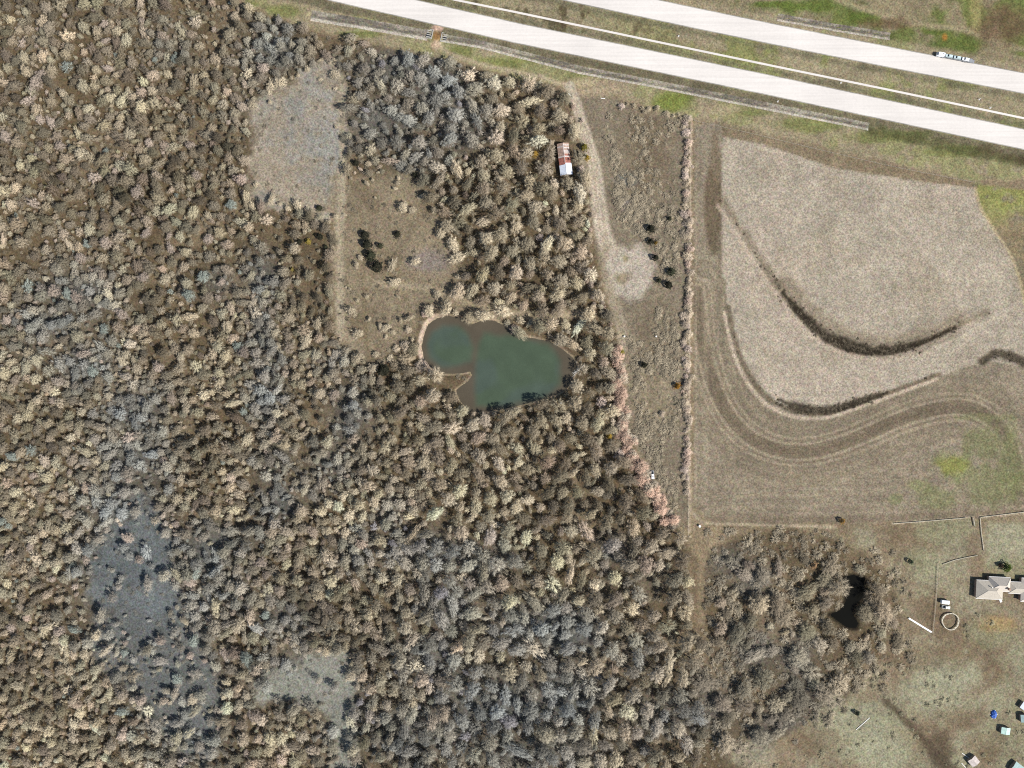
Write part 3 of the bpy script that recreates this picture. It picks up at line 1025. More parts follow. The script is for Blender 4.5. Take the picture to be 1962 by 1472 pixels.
def tints(x, y, r, g):
    n = len(x)
    t = bg_tan * (.45 + .8 * g.random((n, 1)) ** 1.4) * (1 + g.normal(0, .025, (n, 3)))
    t = t * np.clip(1 + .6 * fbm(x, y, 150, 4, 3) + 1.1 * fbm(x, y, 48, 1, 3), .45, 1.6)[:, None]
    t = t * np.where(x < 700, .84 + .26 * sstep(500, 1300, y), 1.0)[:, None]
    t = t * np.where(x > 1335, .70, 1.0)[:, None]
    b = blue_field(x, y) * np.where(x > 1335, .2, .85)
    b = np.clip(b * 1.0 + g.normal(0, .14, n) * (b > .15), 0, 1)[:, None]
    t = t * (1 - b) + bg_blue * g.uniform(.6, 1.3, (n, 1)) * b
    u = g.random(n)
    west = x < 520
    for lo, hi, c in ((0, .04, (.42, .35, .29)), (.04, .07, (.42, .385, .28)), (.07, .09, (.29, .32, .28))):
        pick = west & (u >= lo) & (u < hi)
        t[pick] = np.array(c) * g.uniform(.75, 1.1, (pick.sum(), 1))
    pick = (x > 600) & (x < 1000) & (b[:, 0] > .25) & (u < .05)
    t[pick] = np.array((.31, .295, .30)) * g.uniform(.75, 1.1, (pick.sum(), 1))
    opn = (poly_sd(x, y, CLEAR_B) > 0) | (poly_sd(x, y, CLEAR_A) > 0)
    t[opn] = bg_tan * g.uniform(.85, 1.25, (opn.sum(), 1))
    return np.clip(t, .02, .6)


G1, G2, G3 = (.035, .038, .022), (.022, .022, .014), (.16, .10, .02)
EV = [  # px, py, radius m, tint, label
    (736, 710, 6.0, G2, 'large round near-black evergreen west of the pond'),
    (1246, 440, 4.3, G2, 'dark cedar beside the hedgerow, topmost of the dark pair'),
    (1246, 464, 3.2, G2, 'dark cedar just below the topmost dark pair'),
    (1256, 466, 1.7, G3, 'small orange-brown cedar touching a dark cedar'),
    (1255, 495, 3.1, G2, 'round dark cedar right of the turning circle'),
    (1285, 522, 4.0, G1, 'dark green cedar beside the hedgerow below the turning circle'),
    (1280, 547, 3.6, G2, 'black round cedar under the dark green cedar'),
    (1262, 538, 2.6, G1, 'small dark cedar at the lower edge of the turning circle'),
    (1282, 420, 2.0, G1, 'small faint dark cedar above the dark pair'),
    (1233, 700, 3.0, G2, 'single dark cedar in the lower scrub strip'),
    (1297, 740, 3.2, (.24, .12, .02), 'bright orange-brown cedar against the pink hedgerow'),
    (1190, 675, 2.6, (.20, .17, .02), 'yellow-green cedar at the wood edge east of the pond'),
    (1167, 836, 2.6, (.33, .22, .04), 'yellow bush among bare trees beside the pink shrubs'),
    (1119, 284, 3.4, (.13, .11, .02), 'olive yellow tree right of the barn roof'),
    (1124, 304, 2.8, (.22, .15, .02), 'golden tree beside the drive, below the olive one'),
    (1110, 297, 3.0, G2, 'dark cedar against the barn wall'),
    (1025, 296, 3.0, (.26, .16, .03), 'golden tree left of the barn'),
    (592, 464, 2.6, (.22, .17, .04), 'golden-brown tree west of the dirt track'),
    (614, 455, 3.2, G2, 'dark round cedar beside the dirt track'),
    (575, 465, 3.0, G2, 'dark cedar left of the golden-brown tree'),
    (613, 400, 3.0, G1, 'dark cedar at the foot of the grey clearing'),
    (625, 474, 2.0, G1, 'small dark cedar below the round cedar by the track'),
    (561, 517, 1.9, (.2, .16, .05), 'small yellowish bush in the woods left of the track'),
    (683, 314, 3.0, G2, 'dark cedar near the top of the dirt track'),
    (1612, 998, 2.6, (.30, .18, .06), 'orange shrub on the lower field margin'),
    (1558, 1083, 3.0, (.30, .19, .10), 'pale orange tree below the ploughed field'),
    (1925, 1086, 4.0, (.07, .10, .02), 'round green bush behind the house'),
    (1915, 1083, 2.4, (.07, .045, .03), 'dark brown shrub touching the green bush'),
    (1640, 1365, 2.4, (.03, .045, .03), 'dark green shrub in the lower yard grass'),
    (1742, 1075, 2.4, (.05, .07, .04), 'green shrub near the pasture fence corner'),
    (700, 452, 4.2, G2, 'dark shrub at the head of the shadowed thicket'),
    (705, 471, 5.0, G2, 'dark evergreen in the thicket right of the track'),
    (712, 492, 5.0, G1, 'dark green evergreen midway down the thicket'),
    (724, 513, 5.2, G2, 'dark evergreen at the lower end of the thicket'),
    (729, 472, 2.8, G1, 'small dark evergreen right of the thicket'),
    (762, 450, 3.0, G2, 'dark evergreen standing alone in the brown clearing'),
    (795, 337, 2.6, G2, 'dark evergreen on the upper edge of the brown clearing'),
]

def wood_points():
    g = np.random.default_rng(21)
    N = 90000
    x = g.uniform(-110, 1780, N)
    y = g.uniform(-60, 1570, N)
    inside = poly_sd(x, y, FOREST) > 4
    inside &= poly_sd(x, y, POND) < -6
    inside &= poly_sd(x, y, DARKPOND) < -5
    inside &= ~((x > 838) & (x < 912) & (y > 700) & (y < 752))
    inside &= ~((x > 795) & (x < 860) & (y > 598) & (y < 715))
    dens = np.ones(N)
    for P, d in ((CLEAR_A, .003), (CLEAR_B, .035), (CLEAR_D, .05), (CLEAR_D2, .2), (CLEAR_E, .03)):
        m = sstep(-8, 12, poly_sd(x, y, P) + 34 * fbm(x, y, 30, 6, 3))
        dens = np.minimum(dens, 1 - m + d * m)
    dens = np.where(np.hypot((x - 700) / 70, (y - 400) / 70) < 1, np.minimum(dens, .1), dens)
    for c, w in ((DRIVE, 16), (TRACK, 9), ([(655, 150), (655, 300), (648, 470), (650, 640)], 10), ([(700, 400), (700, 640)], 9),
                 (smooth_pts([(720, 545), (840, 556), (880, 575), (960, 600), (1060, 607), (1110, 600)]), 8), ([(1330, 1060), (1330, 1200)], 9)):
        dens = np.where(seg_dist(x, y, c) < w, np.minimum(dens, .03), dens)
    for ex, ey, er, *_ in EV:
        dens = np.where(np.hypot(x - ex, y - ey) < er / S * .9 + 4, 0, dens)
    for ex, ey, er in ((1062, 200, 8), (1112, 325, 8), (1035, 457, 9), (782, 632, 8), (778, 664, 13), (806, 702, 14), (1150, 770, 12), (1184, 870, 12)):
        dens = np.where(np.hypot(x - ex, y - ey) < er + 3, 0, dens)
    dens = np.where(seg_dist(x, y, EDGE_PINK) < 15, 0, dens)
    # barn site
    dens = np.where(poly_sd(x, y, [(1058, 268), (1102, 266), (1106, 346), (1062, 350)]) > 0, 0, dens)
    # uneven stands with dark gaps
    gap = .6 * fbm(x, y, 42, 4, 3) + .6 * fbm(x, y, 110, 2, 3)
    core = sstep(820, 900, x) * sstep(1330, 1250, x)
    dens = dens * np.where(gap > .11 + .05 * core, .06 + .2 * g.random(N), 1)
    up = (x > 655) & (x < 900) & (y < 340)
    dens = np.where(up, dens * .6, dens)
    seast = (x > 1335)
    dens = np.where(seast, dens * .09 * (.25 + .75 * sstep(1040, 1180, y)) * sstep(-10, 60, poly_sd(x, y, FOREST) + 50 * fbm(x, y, 50, 3, 3)), dens)
    dens = np.where(poly_sd(x, y, DARKPOND) > -13, 0, dens)
    keep = inside & (g.random(N) < dens)
    x, y = x[keep], y[keep]
    r = np.where(x < 760, 1.25 + 3.4 * g.random(len(x)) ** 2.2, 1.5 + 4.0 * g.random(len(x)) ** 1.9) + 1.0 * np.clip(fbm(x, y, 70, 7, 2), -.3, .5)
    r += .45 * ((x > 830) & (x < 1330) & (y > 150)) + .4 * (y > 1000) * (x > 400)
    r = np.where(x > 1335, r * 1.35, r)
    r = np.where((x > 640) & (x < 870) & (y > 340) & (y < 640), r * .95, r)
    order = np.argsort(-r + g.normal(0, .7, len(r)))
    kf = np.where((x > 830) & (x < 1330), .78, np.where(y < 520, .73, .68))
    cell = 5.0
    grid = {}
    sel = []
    mx, my = (x - CXP) * S, (CYP - y) * S
    for i in order:
        cx, cy = int(mx[i] // cell), int(my[i] // cell)
        ok = True
        for a in range(cx - 2, cx + 3):
            for b in range(cy - 2, cy + 3):
                for j in grid.get((a, b), ()):
                    dd = (mx[i] - mx[j]) ** 2 + (my[i] - my[j]) ** 2
                    if dd < (kf[i] * (r[i] + r[j])) ** 2:
                        ok = False
                        break
                if not ok:
                    break
            if not ok:
                break
        if ok:
            grid.setdefault((cx, cy), []).append(i)
            sel.append(i)
    sel = np.array(sel)
    return x[sel], y[sel], r[sel]


TX, TY, TR = wood_points()
gt = np.random.default_rng(5)
TT = tints(TX, TY, TR, gt)
nT = len(TX)
fine_w = np.where(TX < 640, .6, .35)
u = gt.random(nT)
TV = np.where(u < fine_w, NB + gt.integers(0, NF, nT), np.where(u > .84, NB + NF + gt.integers(0, NS, nT), gt.integers(0, NB, nT)))
TT = np.where((TV >= NB + NF)[:, None], TT * 1.15, TT)
TZ = terrain(TX, TY)
TROT = gt.uniform(0, 6.28, nT)
THS = gt.uniform(.6, 1.15, nT) * (1 + 1.1 * fbm(TX, TY, 55, 3, 3)) * np.where(TX > 1335, .5, 1.0)
TSX = np.exp(gt.normal(0, .16, nT))
TILT = gt.normal(0, .13, (nT, 2))
in_frame = (TX > 12) & (TX < 1950) & (TY > 12) & (TY < 1460)
score = TR * in_frame
singles = set(np.argsort(-score)[:300].tolist())

REG = [
    (lambda x, y: x >= 1335, 'bare tan tree in the loose woods below the ploughed field', 'bare trees below the ploughed field'),
    (lambda x, y: poly_sd(np.array([x]), np.array([y]), CLEAR_B)[0] > 0, 'bare tan tree standing in the brown clearing above the pond', 'bare trees in the clearing above the pond'),
    (lambda x, y: x < 650 and y < 420, 'bare tree in the upper woods west of the grey clearing and track', 'bare trees west of the grey clearing'),
    (lambda x, y: x < 650 and y < 740, 'bare tree in the dense western woods level with the pond', 'bare trees west of the pond'),
    (lambda x, y: x < 500 and y < 1030, 'bare tree in the western woods above the bluish opening', 'bare trees above the bluish opening'),
    (lambda x, y: x < 480, 'bare tree in the woods around the bluish opening, bottom corner', 'bare trees around the bluish opening'),
    (lambda x, y: x < 900 and y < 345, 'bare tree in the thin woods between the grey clearing and barn', 'bare trees right of the grey clearing'),
    (lambda x, y: y < 345, 'bare tree in the dark woods around the red and white barn', 'bare trees around the barn'),
    (lambda x, y: y < 640, 'bare tree in the dark woods between the barn and pond', 'bare trees between barn and pond'),
    (lambda x, y: x > 985 and y < 775, 'bare tree on the eastern shore of the green pond', 'bare trees east of the pond'),
    (lambda x, y: x < 985 and y < 800, 'bare tree on the western and southern banks of the pond', 'bare trees on the pond banks'),
    (lambda x, y: x > 985 and y < 1060, 'bare tree in the woods between pond and the pink hedgerow end', 'bare trees below the pond'),
    (lambda x, y: y < 1060, 'bare tree in the woods south-west of the pond', 'bare trees south-west of the pond'),
    (lambda x, y: x < 700, 'bare tree in the bottom woods around the pale grass opening', 'bare trees around the pale grass opening'),
    (lambda x, y: True, 'bare tree in the greyish woods along the bottom middle edge', 'bare trees of the bottom woods'),
]


def place_tree(name, shape, label, cat, group, x, y, z, rz, sc3, tint):
    root = thing(name, label, cat, (*W(x, y), z), rz, group)
    root.scale = sc3
    t = link('trunk', shape[1], root)
    c = link('crown', shape[0], root)
    c.color = (float(tint[0]), float(tint[1]), float(tint[2]), 1.0)
    return root


src_objs = {}
for i in sorted(singles):
    for test, lab, grp in REG:
        if test(TX[i], TY[i]):
            break
    c = TT[i]
    if c[2] > c[0]:
        word = 'bluish-grey'
    elif c[0] > 1.28 * c[1]:
        word = 'pinkish'
    elif c[1] > c[0]:
        word = 'grey'
    else:
        word = 'pale tan' if c[0] > .40 else ('tan' if c[0] > .29 else 'dull brown')
    lab = lab.replace('bare tan tree', 'bare tree').replace('bare tree', ('broad ' if TR[i] > 4.9 else '') + word + ' bare tree')
    k = TR[i] / 4.0
    o = place_tree('bare_tree', TREES[TV[i]], lab, 'tree', grp, TX[i], TY[i], TZ[i], TROT[i], (k * TSX[i], k / TSX[i], k * THS[i]), TT[i])
    src_objs.setdefault(int(TV[i]), [c for c in o.children])


def scatter(name, xyz, rot, scl, var, tint, sources, label, mats=None):
    """one object whose points carry copies of the shapes in sources: [[objects of shape 0], ...]"""
    me = bpy.data.meshes.new(name)
    n = len(xyz)
    me.vertices.add(n)
    me.vertices.foreach_set('co', np.asarray(xyz, np.float32).ravel())
    for nm, typ, arr, key in (('rot', 'FLOAT_VECTOR', rot, 'vector'), ('scl', 'FLOAT_VECTOR', scl, 'vector'), ('var', 'INT', var, 'value')):
        a = me.attributes.new(nm, typ, 'POINT')
        a.data.foreach_set(key, np.asarray(arr, np.int32 if typ == 'INT' else np.float32).ravel())
    a = me.attributes.new('tint', 'FLOAT_COLOR', 'POINT')
    a.data.foreach_set('color', np.c_[tint, np.ones(n)].astype(np.float32).ravel())
    o = link(name, me)
    ng = bpy.data.node_groups.new(name + '_scatter', 'GeometryNodeTree')
    ng.interface.new_socket('Geometry', in_out='INPUT', socket_type='NodeSocketGeometry')
    ng.interface.new_socket('Geometry', in_out='OUTPUT', socket_type='NodeSocketGeometry')
    gi = ng.nodes.new('NodeGroupInput')
    go = ng.nodes.new('NodeGroupOutput')
    join = ng.nodes.new('GeometryNodeJoinGeometry')

    def named(nm, typ):
        q = ng.nodes.new('GeometryNodeInputNamedAttribute')
        q.data_type = typ
        q.inputs['Name'].default_value = nm
        return q.outputs['Attribute']
    arot, ascl, avar = named('rot', 'FLOAT_VECTOR'), named('scl', 'FLOAT_VECTOR'), named('var', 'INT')
    for k, objs in enumerate(sources):
        if not objs:
            continue
        cmpn = ng.nodes.new('FunctionNodeCompare')
        cmpn.data_type = 'INT'
        cmpn.operation = 'EQUAL'
        ng.links.new(avar, cmpn.inputs[2])
        cmpn.inputs[3].default_value = k
        for ob in objs:
            oi = ng.nodes.new('GeometryNodeObjectInfo')
            oi.inputs['Object'].default_value = ob
            oi.inputs['As Instance'].default_value = True
            oi.transform_space = 'ORIGINAL'
            ip = ng.nodes.new('GeometryNodeInstanceOnPoints')
            ng.links.new(gi.outputs[0], ip.inputs['Points'])
            ng.links.new(cmpn.outputs[0], ip.inputs['Selection'])
            ng.links.new(oi.outputs['Geometry'], ip.inputs['Instance'])
            e2r = ng.nodes.new('FunctionNodeEulerToRotation')
            ng.links.new(arot, e2r.inputs[0])
            ng.links.new(e2r.outputs[0], ip.inputs['Rotation'])
            ng.links.new(ascl, ip.inputs['Scale'])
            ng.links.new(ip.outputs[0], join.inputs[0])
    ng.links.new(join.outputs[0], go.inputs[0])
    md = o.modifiers.new('scatter', 'NODES')
    md.node_group = ng
    return tag(o, label, kind='stuff')


rest = np.array([i for i in range(nT) if i not in singles])
K4 = TR[rest] / 4.0
remap = {}
vv = TV[rest].copy()
have = sorted(src_objs)
for v in range(len(TREES)):
    if v not in src_objs:
        vv[vv == v] = have[v % len(have)]
wx, wy = W(TX[rest], TY[rest])
scatter('forest', np.c_[wx, wy, TZ[rest]], np.c_[TILT[rest], TROT[rest]], np.c_[K4 * TSX[rest], K4 / TSX[rest], K4 * THS[rest]],
        vv, TT[rest], [src_objs.get(v, []) for v in range(len(TREES))], 'dense mass of smaller leafless trees filling the woodland')
print('trees', nT)

# ------------------------------------------------------------------ evergreens and coloured trees
for i, (x, y, r, t, lab) in enumerate(EV):
    k = r / 3.0
    place_tree('cedar_tree', EVER[i % 3], lab, 'tree', 'evergreen and coloured trees', x, y, H1(x, y), i * 1.7, (k * 1.2, k * 1.2 * (.9 + .02 * (i % 9)), k * (.62 + .04 * (i % 5))), t)

# ------------------------------------------------------------------ hedgerow and scrub bushes
gb = np.random.default_rng(17)


def bush(name, x, y, r, hs, tint, lab, cat, grp, src=None):
    me = (BIGBUSH[int(gb.integers(0, len(BIGBUSH)))] if r > 1.9 else BUSH[int(gb.integers(0, len(BUSH)))]) if src is None else src
    o = link(name, me)
    o.location = (*W(x, y), H1(x, y) - .05)
    o.rotation_euler = (0, 0, float(gb.uniform(0, 6.28)))
    k = r / 2.0
    o.scale = (k, k, k * hs)
    o.color = (float(tint[0]), float(tint[1]), float(tint[2]), 1.0)
    return tag(o, lab, cat, grp)


def along(pts, step, jit):
    out = []
    for a, b in zip(pts[:-1], pts[1:]):
        n = max(1, int(math.hypot(b[0] - a[0], b[1] - a[1]) / step))
        for i in range(n):
            t = (i + gb.random()) / n
            out.append((a[0] + (b[0] - a[0]) * t + gb.normal(0, jit), a[1] + (b[1] - a[1]) * t + gb.normal(0, jit)))
    return out


pinks = [np.array((.55, .43, .35)), np.array((.53, .44, .375)), np.array((.52, .44, .33)), np.array((.50, .42, .33))]
for x, y in along(HEDGE, 3.9, 3.6):
    bush('hedgerow_bush', x, y, 1.2 + 2.2 * gb.random() ** 1.5, gb.uniform(.6, 1.0), pinks[gb.integers(0, 4)] * gb.uniform(.75, 1.2),
         'pinkish bare bush of the straight hedgerow ' + ('above the barn level' if y < 310 else 'level with the turning circle' if y < 590 else 'level with the pond' if y < 780 else 'at its lower end'), 'bush', 'bushes of the straight pink hedgerow')
for x, y in along(EDGE_PINK, 3.4, 6.0):
    bush('edge_bush', x, y, gb.uniform(2.2, 4.6), gb.uniform(.8, 1.2), (np.array((.61, .445, .345)) if gb.random() < .7 else np.array((.52, .45, .35))) * gb.uniform(.75, 1.15),
         'salmon-coloured bare bush on the wood edge south-east of the pond', 'bush', 'salmon bushes on the wood edge')
for x, y in along([(1098, 190), (1100, 250)], 12, 4) + along([(1118, 345), (1128, 400), (1132, 465)], 12, 4) + along([(1128, 480), (1124, 520), (1122, 560), (1140, 590), (1158, 580), (1164, 610), (1176, 650)], 9, 6):
    bush('wood_edge_bush', x, y, gb.uniform(1.4, 2.4), gb.uniform(.9, 1.3), pinks[gb.integers(0, 4)] * gb.uniform(.7, 1.0),
         'reddish bare bush on the wood edge beside the ' + ('drive' if y < 478 else 'turning circle'), 'bush', 'reddish bushes beside the drive and turning circle')
for x, y, r, lab in ((1062, 200, 3.4, 'salmon bush near the top corner of the barn woods'), (1098, 250, 3.0, 'salmon bush at the drive edge above the barn'),
                     (1112, 325, 3.0, 'salmon bush right of the white barn roof'), (1190, 206, 2.6, 'round pink bush at the left end of the verge bush row'),
                     (1035, 457, 3.0, 'lone pink tree in the dark woods above the pond'), (1074, 578, 2.6, 'red-tinged bush above the pond by the path'),
                     (814, 602, 2.8, 'pink bush at the top of the pale pond bank'), (782, 632, 2.8, 'pink bush left of the pond bank'),
                     (778, 664, 4.0, 'large pale pink bush left of the pond'), (806, 702, 4.6, 'large pink bush at the lower end of the pond bank'),
                     (760, 668, 3.0, 'tan-pink bush farthest left of the pond'), (985, 632, 3.8, 'pale pink bush hanging over the pond top shore'),
                     (1150, 770, 4.2, 'spreading pink tree near the dead branches'), (1184, 870, 4.2, 'magenta-tinged bush beside the salmon bushes'),
                     (1268, 793, 2.4, 'small pink bush in the lower scrub strip'), (1115, 232, 2.0, 'small tan bush at the drive bend')):
    bush('pink_bush', x, y, r, gb.uniform(.9, 1.2), pinks[gb.integers(0, 4)] * gb.uniform(.95, 1.15), lab, 'bush', 'single pink bushes')
# row along the verge above the scrub strip
for x, y in along([(1200, 200), (1250, 212), (1316, 228)], 7, 2.5):
    bush('verge_bush', x, y, gb.uniform(1.2, 2.2), gb.uniform(.8, 1.2), bg_tan * gb.uniform(.8, 1.1), 'tan bare bush in the short row along the highway verge', 'bush', 'bushes of the verge row')

# scrub strip
STRIP = [(1150, 205), (1200, 212), (1300, 235), (1304, 950), (1290, 985), (1250, 900), (1214, 830), (1206, 690), (1195, 600), (1245, 570), (1262, 500), (1225, 455), (1180, 430), (1170, 330)]
N = 9000
bx, by = gb.uniform(1130, 1310, N), gb.uniform(200, 1000, N)
ok = (poly_sd(bx, by, STRIP) > 2) & (gb.random(N) < .16 + 1.0 * fbm(bx, by, 60, 2, 2)) & (np.hypot((bx - 1245) / 40, (by - 760) / 55) > gb.uniform(.3, 1.1, N))
bx, by = bx[ok], by[ok]
br = 1.0 + 2.3 * gb.random(len(bx)) ** 2.0
# yard scrub in the south-east and the margins of the woods
N = 2600
yx, yy = gb.uniform(1480, 1990, N), gb.uniform(1030, 1500, N)
ok = (fbm(yx, yy, 70, 3, 3) > -.02) & (poly_sd(yx, yy, FOREST) < 6) & (poly_sd(yx, yy, [(1855, 1095), (2000, 1095), (2000, 1160), (1855, 1160)]) < 0) & (np.hypot(yx - 1819, yy - 1190) > 22) \
    & (poly_sd(yx, yy, [(1730, 1140), (1830, 1140), (1830, 1220), (1730, 1220)]) < 0) & (poly_sd(yx, yy, [(1710, 990), (1962, 960), (1962, 1100), (1800, 1100)]) < 0) & (gb.random(N) < .25)
yx, yy = yx[ok], yy[ok]
yr = .8 + 1.6 * gb.random(len(yx)) ** 2
N = 10000
ux_, uy_ = gb.uniform(-60, 1700, N), gb.uniform(-40, 1520, N)
ok = (poly_sd(ux_, uy_, FOREST) > 2) & (poly_sd(ux_, uy_, POND) < -5) & (poly_sd(ux_, uy_, DARKPOND) < -4) & (poly_sd(ux_, uy_, [(1058, 268), (1102, 266), (1106, 346), (1062, 350)]) < 0)
for P_ in (CLEAR_A, CLEAR_B, CLEAR_D, CLEAR_E):
    ok &= (poly_sd(ux_, uy_, P_) < 0) | (gb.random(N) < (.5 if P_ is CLEAR_B else .3))
for c_ in (DRIVE, TRACK):
    ok &= seg_dist(ux_, uy_, c_) > 12
ux_, uy_ = ux_[ok], uy_[ok]
ur = gb.uniform(.8, 2.1, len(ux_))
qx, qy = gb.uniform(1335, 1800, 1100), gb.uniform(1010, 1440, 1100)
ok = (gb.random(1100) < .55 * sstep(-45, 30, poly_sd(qx, qy, FOREST) + 40 * fbm(qx, qy, 40, 2, 3))) & (poly_sd(qx, qy, DARKPOND) < -10) & ~((qx > 1725) & (qy > 1140) & (qy < 1225)) & (seg_dist(qx, qy, [(1330, 1060), (1330, 1200)]) > 12)
ux_, uy_, ur = np.r_[ux_, qx[ok]], np.r_[uy_, qy[ok]], np.r_[ur, gb.uniform(1.8, 4.4, int(ok.sum()))]
scx, scy, scr = np.r_[bx, yx, ux_], np.r_[by, yy, uy_], np.r_[br, yr, ur]
instr = np.r_[np.ones(len(bx), bool), np.zeros(len(yx) + len(ux_), bool)]
nlow = len(bx) + len(yx)
order = np.argsort(-scr)
big = [i for i in order if i < nlow and 10 < scx[i] < 1950 and 10 < scy[i] < 1460][:240]
sct = bg_tan * gb.uniform(.5, .85, (len(scx), 1)) * np.where(instr, 1, .95)[:, None]
sct[~instr] *= np.array((.95, 1.02, .95))
sct[nlow:] = (bg_tan * .55) * gb.uniform(.5, 1.2, (len(ux_), 1)) * np.where(ux_ > 1335, 1.35, 1)[:, None]
bb = blue_field(ux_, uy_)[:, None]
sct[nlow:] = sct[nlow:] * (1 - .8 * bb) + bg_blue * .5 * .8 * bb
zz = terrain(scx, scy)
bsrc = {}
for i in big:
    v = int(gb.integers(0, len(BUSH)))
    o = bush('scrub_bush', scx[i], scy[i], scr[i], .42, sct[i],
             ('low brown bush in the scrub strip ' + ('level with the barn' if scy[i] < 360 else 'around the turning circle' if scy[i] < 600 else 'level with the pond' if scy[i] < 790 else 'near the white pickup truck')) if instr[i] else 'low dull bush in the rough yard ' + ('beside the round pen and house' if scy[i] < 1260 else 'of the bottom corner'),
             'bush', 'bushes of the scrub strip' if instr[i] else 'bushes of the rough yard', BUSH[v])
    bsrc.setdefault(v, [o])
bs = set(big)
small = np.array([i for i in range(len(scx)) if i not in bs])
sw = W(scx[small], scy[small])
k = scr[small] / 2

scatter('undergrowth', np.c_[sw[0], sw[1], zz[small] - .05], np.c_[np.zeros((len(small), 2)), gb.uniform(0, 6.28, len(small))], np.c_[k, k, k * .42],
        gb.integers(0, len(BUSH), len(small)), sct[small], [bsrc.get(v, []) for v in range(len(BUSH))], 'low brush and saplings scattered over rough ground')

# dark brush growing in the wet swales
wx_, wy_, wr_ = [], [], []
for line, w, n in ((T1B, 12, 300), (T2B, 9, 170), (EDITCH, 7, 150), (T1, 6, 40), (T2, 5, 30)):
    L = resample(line, 2)
    for _ in range(n):
        p = L[int(np.clip(gb.normal(.5, .24), 0, .999) * len(L))]
        wx_.append(p[0] + gb.normal(0, w * .5))
        wy_.append(p[1] + gb.normal(0, w * .5))
        wr_.append(gb.uniform(.5, 1.3))
wx_, wy_, wr_ = np.array(wx_), np.array(wy_), np.array(wr_)
sw = W(wx_, wy_)
dk = np.array((.075, .062, .043)) * gb.uniform(.5, 2.2, (len(wx_), 1))
scatter('swale_weeds', np.c_[sw[0], sw[1], terrain(wx_, wy_) - .05], np.c_[np.zeros((len(wx_), 2)), gb.uniform(0, 6.28, len(wx_))],
        np.c_[wr_ / 2, wr_ / 2, wr_ / 2 * .3], gb.integers(0, len(BUSH), len(wx_)), dk, [bsrc.get(v, []) for v in range(len(BUSH))], 'dark weedy brush in the curved drainage swales')


# ------------------------------------------------------------------ vehicles
def car_body(mb, L, Wd, prof):
    """side profile (x,z) narrowed a little towards the roof"""
    n = len(prof)
    vs, fs = [], []
    zmax = max(p[1] for p in prof)
    for sgn in (-1, 1):
        for x, z in prof:
            k = 1.0 - .22 * max(0, (z - .85) / (zmax - .85 + 1e-6))
            vs.append((x, sgn * Wd / 2 * k, z))
    fs.append(tuple(range(n)))
    fs.append(tuple(reversed(range(n, 2 * n))))
    fs += [(i, i + n, (i + 1) % n + n, (i + 1) % n) for i in range(n)]
    return mb.add(vs, fs)


def wheels(root, L, Wd, xs, r=.36, w=.24):
    for x in xs:
        for s in (-1, 1):
            o = MB().cyl_y((0, 0, 0), r, w).build('wheel', M['tyre'], root)
            o.location = (x, s * (Wd / 2 - w / 2 + .02), r)
            MB().cyl_y((0, s * .01, 0), r * .55, w).build('rim', M['steel'], o)


def quad(name, pts, mat, root):
    """thin pane with thickness set proud of a surface"""
    p = [Vector(q) for q in pts]
    nrm = (p[1] - p[0]).cross(p[2] - p[0]).normalized() * .02
    v = [q - nrm for q in p] + [q + nrm for q in p]
    n = len(p)
    fs = [tuple(reversed(range(n))), tuple(range(n, 2 * n))] + [(i, (i + 1) % n, (i + 1) % n + n, i + n) for i in range(n)]
    return MB().add(v, fs).build(name, mat, root)


